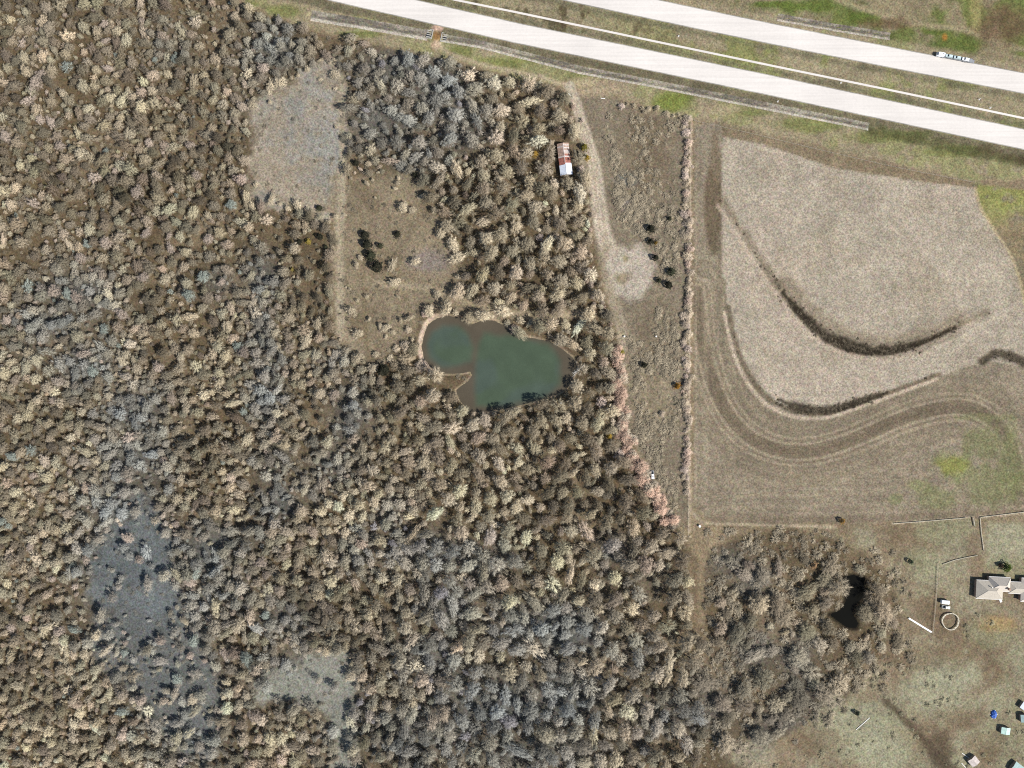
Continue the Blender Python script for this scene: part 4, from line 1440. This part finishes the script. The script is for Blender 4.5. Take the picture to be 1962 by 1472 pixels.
def make_car(name, label, cat, loc, rz, paint_mat, kind='sedan', group=None):
    root = thing(name, label, cat, loc, rz, group)
    if kind == 'pickup':
        L, Wd = 5.4, 1.95
        low = [(-2.7, .45), (2.7, .45), (2.7, .85), (2.62, 1.02), (1.15, 1.12), (-.75, 1.12), (-.75, .75), (-2.6, .75), (-2.7, .6)]
        car_body(MB(), L, Wd, low).build('body', paint_mat, root)
        MB().box((-1.68, Wd / 2 - .06, .92), (1.84, .12, .42)).box((-1.68, -Wd / 2 + .06, .92), (1.84, .12, .42)).box((-2.64, 0, .92), (.12, Wd - .26, .42)).build('bed_wall', paint_mat, root)
        MB().box((-1.68, 0, .775), (1.8, Wd - .26, .05)).build('bed_floor', M['glass'], root)
        cabp = [(-.78, 1.121), (1.10, 1.121), (.42, 1.82), (.2, 1.88), (-.5, 1.88), (-.66, 1.82)]
        car_body(MB(), L, Wd - .1, cabp).build('cab', paint_mat, root)
        quad('windscreen', [(1.02, -.78, 1.22), (1.02, .78, 1.22), (.5, .66, 1.78), (.5, -.66, 1.78)], M['glass'], root)
        quad('rear_window', [(-.77, .7, 1.25), (-.77, -.7, 1.25), (-.68, -.62, 1.72), (-.68, .62, 1.72)], M['glass'], root)
        fx, bx_ = 2.7, -2.7
        wheels(root, L, Wd, (1.75, -1.65))
    elif kind in ('sedan', 'suv'):
        L, Wd = 4.7, 1.84
        if kind == 'sedan':
            prof = [(-2.3, .4), (2.3, .4), (2.35, .7), (2.2, .86), (1.0, .98), (.25, 1.42), (-.2, 1.48), (-.9, 1.44), (-1.6, 1.05), (-2.25, 1.0), (-2.35, .7)]
            ws = [(.95, -.72, 1.03), (.95, .72, 1.03), (.33, .6, 1.4), (.33, -.6, 1.4)]
            rw = [(-1.55, .7, 1.1), (-1.55, -.7, 1.1), (-.98, -.6, 1.43), (-.98, .6, 1.43)]
        else:
            prof = [(-2.3, .45), (2.3, .45), (2.35, .8), (2.2, .98), (1.15, 1.1), (.45, 1.66), (.1, 1.72), (-1.9, 1.7), (-2.25, 1.1), (-2.35, .8)]
            ws = [(1.1, -.74, 1.16), (1.1, .74, 1.16), (.52, .6, 1.63), (.52, -.6, 1.63)]
            rw = [(-2.24, .68, 1.18), (-2.24, -.68, 1.18), (-1.95, -.6, 1.64), (-1.95, .6, 1.64)]
        car_body(MB(), L, Wd, prof).build('body', paint_mat, root)
        quad('windscreen', ws, M['glass'], root)
        quad('rear_window', rw, M['glass'], root)
        fx, bx_ = 2.35, -2.35
        wheels(root, L, Wd, (1.45, -1.4), .33, .22)
    for s in (-1, 1):
        MB().box((fx - .03, s * .68, .72), (.1, .3, .16)).build('headlight', M['lamp'], root)
        MB().box((bx_ + .03, s * .72, .78), (.1, .24, .18)).build('tail_light', M['taillamp'], root)
    return root


make_car('pickup_truck', 'white pickup truck parked between the salmon bushes and the hedgerow', 'truck', (*W(1250, 910), H1(1250, 910)), rad(-85), M['white'], 'pickup')
make_car('pickup_truck', 'small white pickup truck beside the round pen', 'truck', (*W(1811, 1163), H1(1811, 1163)), rad(-8), M['offwhite'], 'pickup')

# transporter on the northern carriageway
ang = math.atan(-.196) + math.pi          # facing west
cx, cy = W(1828, 112.5)
ux, uy = math.cos(ang), math.sin(ang)
ROADZ = .16
tr = thing('car_transporter', 'white-cabbed transporter truck with open deck on the northern carriageway', 'truck', (cx, cy, ROADZ), ang)
cabm = MB()
car_body(cabm, 5, 2.5, [(7.4, .6), (12.3, .6), (12.4, 1.5), (12.1, 2.5), (11.6, 3.0), (8.6, 3.1), (7.5, 3.0)]).build('cab', M['white'], tr)
quad('windscreen', [(12.28, -.95, 2.05), (12.28, .95, 2.05), (11.72, .85, 2.92), (11.72, -.85, 2.92)], M['glass'], tr)
MB().box((8.6, 0, 3.22), (.5, .5, .25)).build('roof_vent', M['glass'], tr)
MB().box((-2.3, 0, .95), (19.0, 2.5, .18)).build('deck', M['steel'], tr)
for s in (-1, 1):
    MB().box((-2.3, s * 1.3, 1.25), (19.0, .1, .5)).build('side_rail', M['steel'], tr)
    MB().box((12.38, s * .9, 1.1), (.1, .4, .25)).build('headlight', M['lamp'], tr)
    MB().box((-11.82, s * 1.0, 1.0), (.1, .3, .2)).build('tail_light', M['taillamp'], tr)
MB().box((-12.4, 0, .7), (1.0, 2.3, .12)).build('loading_ramp', M['steel'], tr)
MB().box((6.9, 0, .9), (1.4, .5, .25)).build('hitch', M['steel'], tr)
wheels(tr, 24, 2.5, (11.0, 8.6, 7.6, -6.0, -7.2), .5, .35)
for d, kind, mt, lab in ((4.3, 'suv', M['silver'], 'silver-green car on the transporter deck right behind the cab'),
                         (-1.1, 'suv', M['silver'], 'silver-green car in the middle of the transporter deck'),
                         (-6.6, 'suv', M['white'], 'white car at the rear of the transporter deck')):
    make_car('loaded_car', lab, 'car', (cx + ux * d, cy + uy * d, ROADZ + 1.04), ang, mt, kind, 'cars on the transporter')

# white box trailer by the round pen
bt = thing('box_trailer', 'white box trailer above the small pickup by the round pen', 'trailer', (*W(1808, 1152.5), H1(1808, 1152.5)), rad(-5))
MB().box((0, 0, 1.5), (5.0, 2.3, 1.9)).build('body', M['white'], bt, bevel=.08)
MB().box((-1.9, .35, 2.47), (.8, .9, .1)).build('roof_hatch', M['steel'], bt)
MB().box((3.0, 0, .6), (1.2, .2, .12)).build('drawbar', M['steel'], bt)
wheels(bt, 5, 2.3, (-.4, .45), .34, .22)

# ------------------------------------------------------------------ the barn
M['rust'] = plain('rusty_sheet', (0.26, 0.10, 0.075), .8, .35, .9)
M['rust2'] = plain('faded_rusty_sheet', (0.31, 0.215, 0.17), .8, .35, .9)
M['grey_sheet'] = plain('grey_sheet', (0.40, 0.35, 0.32), .7, .25, .9)
M['white_sheet'] = plain('white_sheet', (0.60, 0.64, 0.70), .45, .06, .6)
M['barn_wall'] = plain('barn_board', (0.22, 0.17, 0.13), .9, .3, 1.0)
barn = thing('barn', 'barn with a rusty red and white sheet metal roof in the woods', 'barn', (*W(1081, 308), H1(1081, 308)), rad(6.5))
BL, BW, EZ, RZ = 20.6, 7.6, 3.2, 5.0            # along local -Y..Y
MB().prism_y([(-BW / 2 + .3, 0), (BW / 2 - .3, 0), (BW / 2 - .3, EZ - .02), (0, RZ - .16), (-BW / 2 + .3, EZ - .02)], -BL / 2 + .3, BL / 2 - .3).build('wall', M['barn_wall'], barn)
nsh = 22
gs = np.random.default_rng(4)
for s in (-1, 1):
    for i in range(nsh):
        y1 = BL / 2 - i * BL / nsh
        y0 = y1 - BL / nsh + .05
        t = i / nsh
        white = t > (.68 if s < 0 else .62)
        mt = M['white_sheet'] if white else (M['rust'] if t > .40 + gs.uniform(-.08, .08) else (M['grey_sheet'] if gs.random() < .4 else M['rust2']))
        zo = gs.uniform(0, .04)
        xw = BW / 2 + (.35 if white and s > 0 else 0)
        MB().add([(s * .12, y0, RZ + zo), (s * xw, y0, EZ - .1 + zo), (s * xw, y1, EZ - .1 + zo), (s * .12, y1, RZ + zo),
                  (s * .12, y0, RZ - .06 + zo), (s * xw, y0, EZ - .16 + zo), (s * xw, y1, EZ - .16 + zo), (s * .12, y1, RZ - .06 + zo)],
                 [(0, 1, 2, 3), (7, 6, 5, 4), (0, 4, 5, 1), (1, 5, 6, 2), (2, 6, 7, 3), (3, 7, 4, 0)]).build('roof_sheet', mt, barn)
MB().box((0, BL / 2 - 6.6, RZ + .02), (.34, 12.6, .1)).build('ridge_cap', M['grey_sheet'], barn)
MB().box((0, -BL / 2 + .26, 1.5), (2.8, .06, 2.6)).build('door', M['wood'], barn)
# ------------------------------------------------------------------ the house
M['shingle'] = plain('roof_shingle', (0.36, 0.325, 0.27), .9, .14, 1.6)
M['shingle2'] = plain('pale_roof_shingle', (0.43, 0.385, 0.33), .9, .12, 1.6)
M['brickwall'] = plain('house_brick', (0.30, 0.20, 0.15), .9, .2, 1.5)
house = thing('house', 'grey hip-roofed house at the edge of the yard', 'house', (*W(1925, 1128), H1(1925, 1128)), rad(-3))


def hip(x0, x1, y0, y1, ez, rz, mat, over=.5):
    """walls and a hip roof over a rectangle given in metres from the house origin"""
    MB().box(((x0 + x1) / 2, (y0 + y1) / 2, ez / 2), (x1 - x0 - .8, y1 - y0 - .8, ez - .05)).build('wall', M['brickwall'], house)
    w, d = x1 - x0, y1 - y0
    h = min(w, d) / 2
    if w >= d:
        r0, r1 = (x0 + h, (y0 + y1) / 2), (x1 - h, (y0 + y1) / 2)
    else:
        r0, r1 = ((x0 + x1) / 2, y0 + h), ((x0 + x1) / 2, y1 - h)
    V = [(x0, y0, ez), (x1, y0, ez), (x1, y1, ez), (x0, y1, ez), (r0[0], r0[1], rz), (r1[0], r1[1], rz)]
    if w >= d:
        Fs = [(0, 1, 5, 4), (1, 2, 5), (2, 3, 4, 5), (3, 0, 4)]
    else:
        Fs = [(0, 1, 4), (1, 2, 5, 4), (2, 3, 5), (3, 0, 4, 5)]
    V += [(x, y, ez - .15) for x, y, _ in V[:4]]
    Fs += [(9, 8, 7, 6), (0, 6, 7, 1), (1, 7, 8, 2), (2, 8, 9, 3), (3, 9, 6, 0)]
    roof = MB().add(V, Fs).build('roof', mat, house)
    cap = MB()
    pairs = ((0, 4), (3, 4), (1, 5), (2, 5), (4, 5)) if w >= d else ((0, 4), (1, 4), (2, 5), (3, 5), (4, 5))
    for a, b in pairs:
        if (Vector(V[a]) - Vector(V[b])).length < .2:
            continue
        MB().tube([V[a], V[b]], [.1, .1], 5).build('ridge_cap', M['shingle2'], roof)
    # gutter along the eaves
    MB().box(((x0 + x1) / 2, y0 - .06, ez - .08), (w, .12, .12)).build('gutter', M['white'], roof)
    MB().box(((x0 + x1) / 2, y1 + .06, ez - .08), (w, .12, .12)).build('gutter', M['white'], roof)
    return roof


hip(-20.4, -3.0, -6.6, 5.4, 3.0, 6.2, M['shingle'])
hip(-12.6, 1.6, -1.2, 8.0, 3.1, 7.0, M['shingle2'])
hip(.6, 17.0, -2.2, 5.4, 2.95, 5.0, M['shingle'])
hip(8.6, 24.0, -7.0, 8.2, 3.05, 7.2, M['shingle2'])
MB().box((-12.0, 1.6, 5.9), (.5, .5, .9)).build('vent_pipe', M['steel'], house)
MB().box((-1.2, 1.2, 6.5), (1.0, 1.4, 1.8)).build('chimney', M['brickwall'], house)
MB().box((12.4, 5.2, 5.6), (1.4, 1.2, .5)).build('roof_unit', M['white'], house)
for x in (-17, -13.5, -7.5):
    f = MB().box((x, -6.24, 1.6), (1.5, .12, 1.3)).build('window', M['white'], house)
    MB().box((x, -6.31, 1.6), (1.3, .06, 1.1)).build('pane', M['glass'], f)
d_ = MB().box((-10.4, -6.24, 1.05), (1.0, .12, 2.1)).build('door', M['white'], house)
MB().box((-10.05, -6.33, 1.0), (.08, .08, .12)).build('handle', M['steel'], d_)
# slanting pale porch roof in front
pr = thing('porch_ramp', 'narrow pale timber ramp leading up to the house', 'ramp', (*W(1915, 1146), H1(1915, 1146)), rad(18))
MB().box((0, 0, .35), (1.5, 5.6, .14)).build('deck', M['offwhite'], pr)
for y in (-2.2, 0, 2.2):
    for s in (-.6, .6):
        MB().box((s, y, .13), (.12, .12, .3)).build('leg', M['wood'], pr)

# ------------------------------------------------------------------ round pen
M['panel'] = plain('pale_pen_panel', (0.50, 0.46, 0.36), .7, .2, .8)
pen = thing('round_pen', 'round pen of pale panels in the yard', 'pen', (*W(1819.5, 1190), H1(1819.5, 1190)))
RP, npan = 5.35, 18
for i in range(npan):
    a0, a1 = 2 * math.pi * i / npan, 2 * math.pi * (i + .93) / npan
    wv = .12 * math.sin(3 * a0) + .06 * math.sin(7 * a0)
    mb = MB()
    for z, t in ((.45, .22), (.95, .25), (1.4, .42)):
        p0, p1 = Vector(((RP + wv) * math.cos(a0), (RP + wv) * math.sin(a0), z)), Vector(((RP + wv) * math.cos(a1), (RP + wv) * math.sin(a1), z))
        mid = (p0 + p1) / 2
        mb.box(mid, ((p1 - p0).length, t, .1), math.atan2(p1.y - p0.y, p1.x - p0.x))
    mb.build('panel', M['panel'], pen)
    MB().box((RP * math.cos(a0 - .03), RP * math.sin(a0 - .03), .75), (.16, .16, 1.6), a0).build('post', M['post'], pen)

# long white trough
tgh = thing('feed_trough', 'long white metal trough lying diagonally left of the wire fence', 'trough', (*W(1762, 1197.5), H1(1762, 1197.5) + .02), math.atan2(-(1211 - 1184), 1784 - 1740))
MB().box((0, 0, .62), (17.4, .75, .1)).build('floor_plate', M['white'], tgh)
for s in (-1, 1):
    MB().box((0, s * .42, .8), (17.4, .1, .46)).build('side_plate', M['white'], tgh)
for x in np.linspace(-8, 8, 7):
    MB().box((float(x), 0, .28), (.14, .7, .58)).build('leg', M['steel'], tgh)

# ------------------------------------------------------------------ fences
def fence(label, pts, group, step=4.5, rails=(.45, .85, 1.2), thick=.07, h=1.35, mat=None, pw=.16):
    P0 = [W(*p) for p in pts]
    L = resample(pts, step / S)
    root = thing('fence', label, 'fence', (*P0[0], 0), 0, group)
    ox, oy = P0[0]
    prev = None
    for p in L:
        x, y = W(*p)
        z = H1(*p)
        o = MB().box((0, 0, h / 2 - .1), (pw, pw, h + .2)).build('post', M['post'], root)
        o.location = (x - ox, y - oy, z)
        if prev:
            a, b = Vector((prev[0] - ox, prev[1] - oy, prev[2])), Vector((x - ox, y - oy, z))
            mb = MB()
            for r_ in rails:
                q = (a + b) / 2
                mb.box((q.x, q.y, q.z + r_), ((b - a).length - pw, thick, thick), math.atan2(b.y - a.y, b.x - a.x))
            mb.build('rail', mat or M['post'], root)
        prev = (x, y, z)
    return root


fence('long straight wire fence along the pink hedgerow and field', [(1323, 236), (1321, 500), (1320, 760), (1319, 1030)], 'field fences', 6.5, thick=.04)
fence('wire fence running down past the box trailer to the white trough', [(1796, 1078), (1794, 1120), (1791, 1165), (1786, 1214)], 'yard fences', 4.0)
fence('pale rail fence along the bottom of the ploughed field', [(1712, 1003), (1780, 998), (1850, 992)], 'field fences', 4.0, (.35, .7), .18, .8, M['panel'])
fence('pale rail fence right of the gate gap, below the field', [(1878, 991), (1920, 986), (1962, 981)], 'field fences', 4.0, (.35, .7), .18, .8, M['panel'])
fence('short pale fence spur hanging from the gate gap', [(1863, 992), (1866, 1008)], 'yard fences', 3.0, thick=.2, mat=M['panel'])
fence('pale rail fence dropping from the field towards the house', [(1877, 992), (1879, 1020), (1884, 1055)], 'yard fences', 3.5, (.35, .7), .18, .8, M['panel'])
fence('rail fence slanting above the box trailer', [(1806, 1081), (1828, 1073), (1850, 1068), (1872, 1064)], 'yard fences', 4.0, (.35, .7), .16, .8, M['panel'])
fence('wire fence along the highway verge above the stubble field', [(1330, 232), (1420, 252), (1550, 283), (1700, 318), (1866, 350)], 'field fences', 7.0, thick=.04)

# ------------------------------------------------------------------ sheds and yard things in the bottom corner
M['mint'] = plain('mint_sheet', (0.36, 0.50, 0.44), .6, .15, 1.0)
M['teal'] = plain('teal_sheet', (0.24, 0.33, 0.32), .6, .15, 1.0)
M['tarp'] = plain('blue_tarp', (0.035, 0.10, 0.36), .5, .3, .8)


def shed(label, x, y, w, d, rz, roof_mat, h=2.3, rise=.7, group='small sheds', seam=True):
    root = thing('shed', label, 'shed', (*W(x, y), H1(x, y)), rad(rz), group)
    MB().prism_y([(-w / 2 + .15, 0), (w / 2 - .15, 0), (w / 2 - .15, h - .04), (0, h + rise - .1), (-w / 2 + .15, h - .04)], -d / 2 + .15, d / 2 - .15).build('wall', M['barn_wall'], root)
    for s in (-1, 1):
        MB().add([(0, -d / 2, h + rise), (s * w / 2, -d / 2, h), (s * w / 2, d / 2, h), (0, d / 2, h + rise),
                  (0, -d / 2, h + rise - .07), (s * w / 2, -d / 2, h - .07), (s * w / 2, d / 2, h - .07), (0, d / 2, h + rise - .07)],
                 [(0, 1, 2, 3), (7, 6, 5, 4), (0, 4, 5, 1), (1, 5, 6, 2), (2, 6, 7, 3), (3, 7, 4, 0)]).build('roof_panel', roof_mat, root)
    MB().box((0, 0, h + rise + .02), (.25, d, .06)).build('ridge_cap', roof_mat, root)
    MB().box((0, -d / 2 + .12, h * .42), (1.0, .06, h * .8)).build('door', M['wood'], root)
    return root


shed('mint green roofed shed in the bottom corner yard', 1923, 1398, 5.8, 4.4, -8, M['mint'])
shed('white roofed shed cut by the picture edge', 1960, 1352, 5.2, 4.6, -35, M['white_sheet'])
shed('dull teal shed under the white roofed one', 1958, 1374, 4.2, 5.0, 5, M['teal'])
shed('grey weathered shed with a pale end in the bottom corner', 1862, 1456, 6.0, 5.2, 38, M['grey_sheet'])
shed('long teal-grey shed cut by the bottom edge corner', 1952, 1476, 7.0, 13.0, 52, M['teal'])
# planks leaning by the grey shed
for (x0, y0, x1, y1, lab) in ((1842, 1462, 1850, 1471, 'short white board lying below the grey weathered shed'), (1843, 1443, 1857, 1453, 'pale pole lying above the grey weathered shed'),
                              (1666, 1375, 1640, 1398, 'thin bleached pole in the lower yard grass')):
    xa, ya = W(x0, y0)
    xb, yb = W(x1, y1)
    o = MB().box((0, 0, .12), (math.hypot(xb - xa, yb - ya), .35, .16)).build('plank', M['offwhite'])
    o.location = ((xa + xb) / 2, (ya + yb) / 2, max(H1(x0, y0), H1(x1, y1)))
    o.rotation_euler = (0, 0, math.atan2(yb - ya, xb - xa))
    tag(o, lab, 'plank', 'loose boards in the yard')
# blue tarpaulin over a heap
tp = thing('tarpaulin', 'bright blue tarpaulin heaped above the mint green shed', 'tarpaulin', (*W(1904, 1369), H1(1904, 1369)))
bm = bmesh.new()
bmesh.ops.create_icosphere(bm, subdivisions=4, radius=1)
for v in bm.verts:
    n = float(fbm(np.array([v.co.x * 20 + 50]), np.array([v.co.y * 20 + v.co.z * 9 + 50]), 9, 2, 3)[0])
    v.co = Vector((v.co.x * 1.9, v.co.y * 2.6, max(-.05, v.co.z) * 1.6)) * (1 + .5 * n)
me = bpy.data.meshes.new('cover')
bm.to_mesh(me)
bm.free()
me.materials.append(M['tarp'])
link('cover', me, tp)
for k in range(6):
    a = k * 1.05
    o = MB().box((0, 0, .1), (.4, .3, .22), a).build('weight', M['steel'], tp)
    o.location = (2.3 * math.cos(a), 2.9 * math.sin(a), .02)

# ------------------------------------------------------------------ culvert ends beside the crossing
for x, y, s, lab in ((823, 65, 1, 'barred concrete culvert end left of the dirt crossing'), (851, 72, -1, 'barred concrete culvert end right of the dirt crossing')):
    c = thing('culvert', lab, 'culvert', (*W(x, y), H1(x, y) - .1), rad(-12), 'culvert ends')
    MB().box((s * 1.9, 0, .55), (.45, 6.0, 1.1)).build('headwall', M['concrete_old'], c)
    for q in (-1, 1):
        MB().prism_y([(s * 1.65, 0), (-s * 1.9, 0), (-s * 1.9, .25), (s * 1.65, 1.0)], q * 2.8 - .2, q * 2.8 + .2).build('wing_wall', M['concrete_old'], c)
    MB().box((-.15, 0, .1), (3.5, 5.1, .2)).build('apron', M['glass'], c)
    for k in range(4):
        MB().box((-s * .1, -2.1 + 1.4 * k, .62), (3.4, .5, .12)).build('bar', M['concrete_old'], c)

# ------------------------------------------------------------------ fallen tree at the pond's tip
ft = thing('fallen_tree', 'bleached dead tree fallen into the tip of the pond', 'tree', (*W(1119, 700), H1(1119, 700) + .2))
MB().tube([(0, 0, .3), (-3.0, -2.4, .5), (-6.0, -5.0, .35)], [.28, .2, .08], 7).build('trunk', M['offwhite'], ft)
gf = np.random.default_rng(8)
for k in range(11):
    t = gf.uniform(.2, .75)
    b0 = Vector((-6 * t, -5 * t, .45))
    a = math.radians(220) + gf.uniform(-.45, .45)
    ln = gf.uniform(3, 6.5)
    e = b0 + Vector((math.cos(a) * ln, math.sin(a) * ln, gf.uniform(-.2, .8)))
    MB().tube([b0, (b0 + e) / 2 + Vector((0, 0, .2)), e], [.1, .08, .03], 5).build('branch', M['offwhite'], ft)

# ------------------------------------------------------------------ small pale markers and litter
for x, y, lab in ((1300, 70, 'small white marker post on the grass median, upper one'), (1611, 159, 'small white marker post just below the median strip'),
                  (1897, 207, 'small white marker post touching the median strip, far end'), (1876, 191, 'tiny white marker post above the median strip, far end'),
                  (1490, 195, 'small white marker post beside the stony ditch')):
    mk = thing('marker_post', lab, 'post', (*W(x, y), H1(x, y)), 0, 'roadside marker posts')
    MB().box((0, 0, .6), (.14, .14, 1.2)).build('stake', M['white'], mk)
    MB().box((0, .1, 1.15), (.75, .06, .6)).build('plate', M['white'], mk)
    MB().box((0, 0, .03), (.9, .9, .14)).build('footing', M['concrete'], mk)
for x, y, r, lab in ((1340, 1008, .75, 'white drum at the corner below the ploughed field'), (1075, 773, .6, 'white drum among trees south of the pond'), (1196, 645, .55, 'white drum at the wood edge above the yellow-green cedar'),
                     (1257, 645, .5, 'white drum in the scrub strip below the turning circle'), (1492, 1340, .4, 'tiny white drum in the lower right woods')):
    dr_ = thing('drum', lab, 'drum', (*W(x, y), H1(x, y)), 0, 'white drums')
    MB().tube([(0, 0, 0), (0, 0, 1.1 * r / .6)], [r, r], 14).build('body', M['white'], dr_)
    MB().tube([(0, 0, 1.1 * r / .6), (0, 0, 1.1 * r / .6 + .05)], [r * 1.06, r * 1.06], 14).build('lid', M['offwhite'], dr_)
for x, y, rz, lab in ((1092, 182, 40, 'pale gate pole lying at the wood corner by the drive'), (1155, 189, 5, 'pale board lying by the top of the scrub strip')):
    o = MB().box((0, 0, .14), (2.8, .4, .2)).build('pole', M['offwhite'])
    o.location = (*W(x, y), H1(x, y))
    o.rotation_euler = (0, 0, rad(-rz))
    tag(o, lab, 'pole', 'loose poles by the drive')
